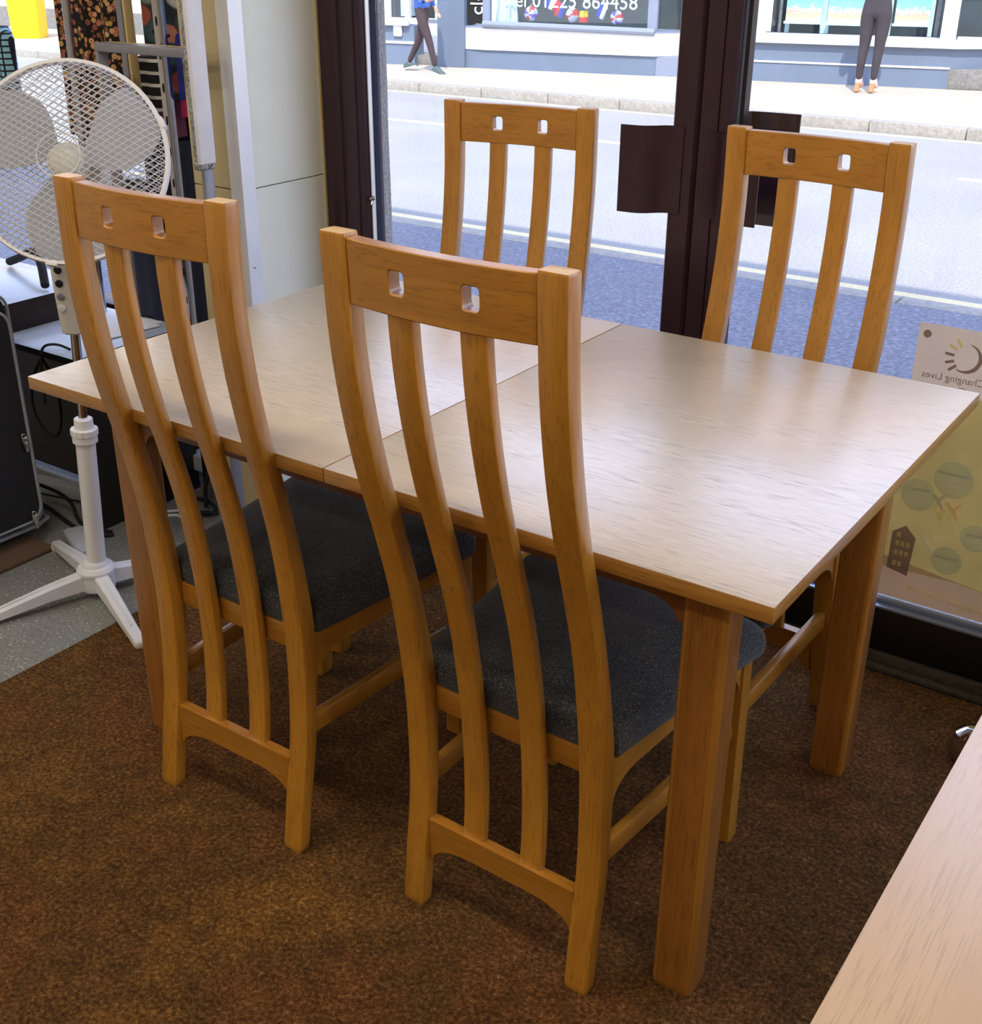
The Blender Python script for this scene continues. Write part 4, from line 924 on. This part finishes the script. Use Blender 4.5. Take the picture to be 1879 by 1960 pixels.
# ------------------------------------------------------------ people
def body(name,joints,bones,par,mats,matfn,sub=2):
    names=list(joints); me=bpy.data.meshes.new(name)
    me.from_pydata([joints[k][0] for k in names],[(names.index(a),names.index(b)) for a,b in bones],[])
    o=bpy.data.objects.new(name,me); COL.objects.link(o)
    sk=o.modifiers.new('skin','SKIN'); sk.use_smooth_shade=True
    for i,k in enumerate(names):
        r=joints[k][1]; d=me.skin_vertices[0].data[i]; d.radius=r if isinstance(r,tuple) else (r,r); d.use_root=(i==0)
    ss=o.modifiers.new('sub','SUBSURF'); ss.levels=sub; ss.render_levels=sub
    dg=bpy.context.evaluated_depsgraph_get(); m2=bpy.data.meshes.new_from_object(o.evaluated_get(dg)); bpy.data.objects.remove(o)
    m2.name=name; o=bpy.data.objects.new(name,m2); COL.objects.link(o); o.parent=par
    m2.materials.clear()
    for m in mats: m2.materials.append(M[m])
    for f in m2.polygons: f.material_index=matfn(f.center); f.use_smooth=True
    return o
def hand(j,b,side,wr,d,sp_):
    # palm and five bent fingers hanging from wrist wr; d: pointing direction, sp_: spread direction
    d=Vector(d).normalized(); sp_=Vector(sp_).normalized(); wr=Vector(wr); n=d.cross(sp_)
    pm=wr+d*.05; j['palm'+side]=(tuple(pm),(.032,.018)); b.append(('wr'+side,'palm'+side))
    for k,(o_,ln) in enumerate(((-.03,.075),(-.01,.085),(.01,.08),(.028,.062))):
        a=pm+d*.035+sp_*o_; m=a+d*ln*.5+n*.006; e=a+d*ln+n*.022
        for q,p_,r_ in (('a',a,.009),('m',m,.0085),('e',e,.007)): j['f%s%d%s'%(side,k,q)]=(tuple(p_),r_)
        b+= [('palm'+side,'f%s%da'%(side,k)),('f%s%da'%(side,k),'f%s%dm'%(side,k)),('f%s%dm'%(side,k),'f%s%de'%(side,k))]
    a=pm-sp_*.04-d*.01; e=a-sp_*.015+d*.045
    j['t'+side+'a']=(tuple(a),.010); j['t'+side+'e']=(tuple(e),.008); b+= [('palm'+side,'t'+side+'a'),('t'+side+'a','t'+side+'e')]
def head(par,c,yaw,hair):
    m=Matrix.Translation(c)@Matrix.Rotation(yaw,4,'Z')
    def ell(nm,cc,r,mat,n=20):
        bm=B(); bmesh.ops.create_uvsphere(bm,u_segments=n,v_segments=14,radius=1); xf(bm,bm.verts[:],m@Matrix.Translation(cc)@Matrix.Diagonal((*r,1))); return obj(nm,bm,M[mat],par)
    ell('hair',(0,.016,.022),(.083,.100,.112),hair)
    for s_ in (-1,1):
        ell('eye',(s_*.032,-.0865,.006),(.012,.008,.008),'whitecl',10); ell('ear',(s_*.079,.004,-.005),(.012,.02,.03),'skin',10)
    ell('nose',(0,-.104,-.018),(.012,.018,.02),'skin',10); ell('mouth',(0,-.090,-.052),(.024,.008,.007),'pinkshoe',10)
def shoe(par,x,y,z,ang,pitch,mat,L_=.27,wd=.045,heel=None):
    m=Matrix.Translation((x,y,z))@Matrix.Rotation(ang,4,'Z')@Matrix.Rotation(pitch,4,'X')
    bm=B(); rings=[]
    for u,h,wk in ((-.07,.05,.7),(-.05,.085,.9),(0,.10,.95),(.06,.075,1),(.12,.05,1.05),(.17,.035,.85),(.195,.02,.5)):
        k=L_/.27; rings.append([(a*wk,-u*k,b+h/2) for a,b in rrect(wd,h/2,min(wd,h/2)*.6,3)])
    loft(bm,rings); xf(bm,bm.verts[:],m); o=obj('shoe',bm,M[mat],par)
    if heel:
        bm=B(); loft(bm,[[(a*k,b*k+.045,zz) for a,b in rrect(.026,.026,.008,3)] for zz,k in ((-.075,.95),(.02,1.05))]); xf(bm,bm.verts[:],m); obj('heel',bm,M[heel],o)
    else:
        bm=B(); loft(bm,[[(a*1.04,b,zz) for a,b in [(p,-.055+q*1) for p,q in rrect(wd,.135*L_/.27,.04,4)]] for zz in (-.012,.012)]); xf(bm,bm.verts[:],m); obj('sole',bm,M['whitecl'],o)
# walking person, facing +x (stride to the right)
g=ZF
pm_=thing('person','person in a blue hooded top and dark brown trousers walking along the far pavement','person',(-8.33,11.83,g),0); pm_.scale=(.83,.83,.83)
J={'pel':((0,0,.90),(.15,.125)),'waist':((.0,0,1.02),(.14,.115)),'chest':((.03,0,1.25),(.175,.125)),'neckb':((.04,0,1.42),(.09,.07)),'neck':((.05,0,1.49),.052),'hd':((.065,0,1.58),(.082,.09)),'hd2':((.065,0,1.67),(.075,.085)),
 'hipl':((-.02,.09,.84),(.095,.095)),'knl':((-.13,.09,.46),.062),'anl':((-.35,.09,.12),.042),
 'hipr':((.03,-.09,.84),(.095,.095)),'knr':((.20,-.09,.47),.062),'anr':((.31,-.09,.10),.042),
 'shl':((.02,.20,1.38),.062),'ell':((-.08,.25,1.12),.046),'wrl':((.08,.24,.92),.03),'shr':((.02,-.20,1.38),.062),'elr':((.04,-.26,1.12),.046),'wrr':((.22,-.14,1.04),.03)}
Bn=[('pel','waist'),('waist','chest'),('chest','neckb'),('neckb','neck'),('neck','hd'),('hd','hd2'),('pel','hipl'),('hipl','knl'),('knl','anl'),('pel','hipr'),('hipr','knr'),('knr','anr'),('neckb','shl'),('shl','ell'),('ell','wrl'),('neckb','shr'),('shr','elr'),('elr','wrr')]
hand(J,Bn,'l',J['wrl'][0],(.5,0,-1),(0,1,0)); hand(J,Bn,'r',J['wrr'][0],(.9,.3,.1),(0,1,-.2))
body('body',J,Bn,pm_,['trou','hoodie','skin'],lambda c:2 if (c.z>1.47 or (c.z<1.07 and c.z>.7 and ((c.y>.17 and c.x>.02 and c.z<.95) or (c.x>.20)))) else (1 if c.z>.93 or (abs(c.y)>.2) else 0))
head(pm_,Vector((.075,0,1.62)),R(90),'hair')
shoe(pm_,-.36,.09,.03,R(90),R(-14),'shoe'); shoe(pm_,.325,-.09,.01,R(90),R(14),'shoe')
bm=B(); tube(bm,[(-.02,-.14,1.44),(.10,-.15,1.25),(.12,-.12,1.05),(.06,-.02,.93)],.022,8); obj('bag_strap',bm,M['navy'],pm_)
# standing person, back to us
pw_=thing('person','person in dark top and charcoal trousers standing at the shop window, back turned','person',(-2.87,13.03,g),R(8))
h=.055
J={'pel':((0,0,.93),(.165,.115)),'waist':((0,0,1.05),(.125,.095)),'chest':((0,.01,1.26),(.155,.105)),'neckb':((0,0,1.42),(.08,.06)),'neck':((0,0,1.48),.045),'hd':((0,.01,1.57),(.075,.085)),'hd2':((0,.01,1.66),(.07,.08)),
 'hipl':((-.085,0,.85),(.10,.105)),'knl':((-.09,.01,.50),.062),'cal':((-.10,-.012,.36),.055),'anl':((-.105,0,.13),.036),
 'hipr':((.085,0,.85),(.10,.105)),'knr':((.075,.01,.50),.062),'car':((.07,-.012,.36),.055),'anr':((.055,0,.13),.036),
 'shl':((-.185,0,1.37),.052),'ell':((-.215,.02,1.13),.042),'wrl':((-.10,.16,1.16),.028),'shr':((.185,0,1.37),.052),'elr':((.215,.02,1.13),.042),'wrr':((.10,.16,1.18),.028)}
Bn=[('pel','waist'),('waist','chest'),('chest','neckb'),('neckb','neck'),('neck','hd'),('hd','hd2'),('pel','hipl'),('hipl','knl'),('knl','cal'),('cal','anl'),('pel','hipr'),('hipr','knr'),('knr','car'),('car','anr'),('neckb','shl'),('shl','ell'),('ell','wrl'),('neckb','shr'),('shr','elr'),('elr','wrr')]
hand(J,Bn,'l',J['wrl'][0],(.6,.5,.3),(0,.2,1)); hand(J,Bn,'r',J['wrr'][0],(-.6,.5,.3),(0,.2,1))
body('body',J,Bn,pw_,['trou2','topb','skin'],lambda c:2 if (c.z>1.46 or (c.y>.12 and abs(c.x)<.16 and c.z>1) or c.z<.135) else (1 if c.z>1.0 or abs(c.x)>.19 and c.z>.99 else 0))
head(pw_,Vector((0,.015,1.62)),R(180),'hair')
for sx_,ax_ in ((-1,-.107),(1,.055)): shoe(pw_,ax_,.02,.075,R(180),R(14),'pinkshoe',.23,.036,'heel')
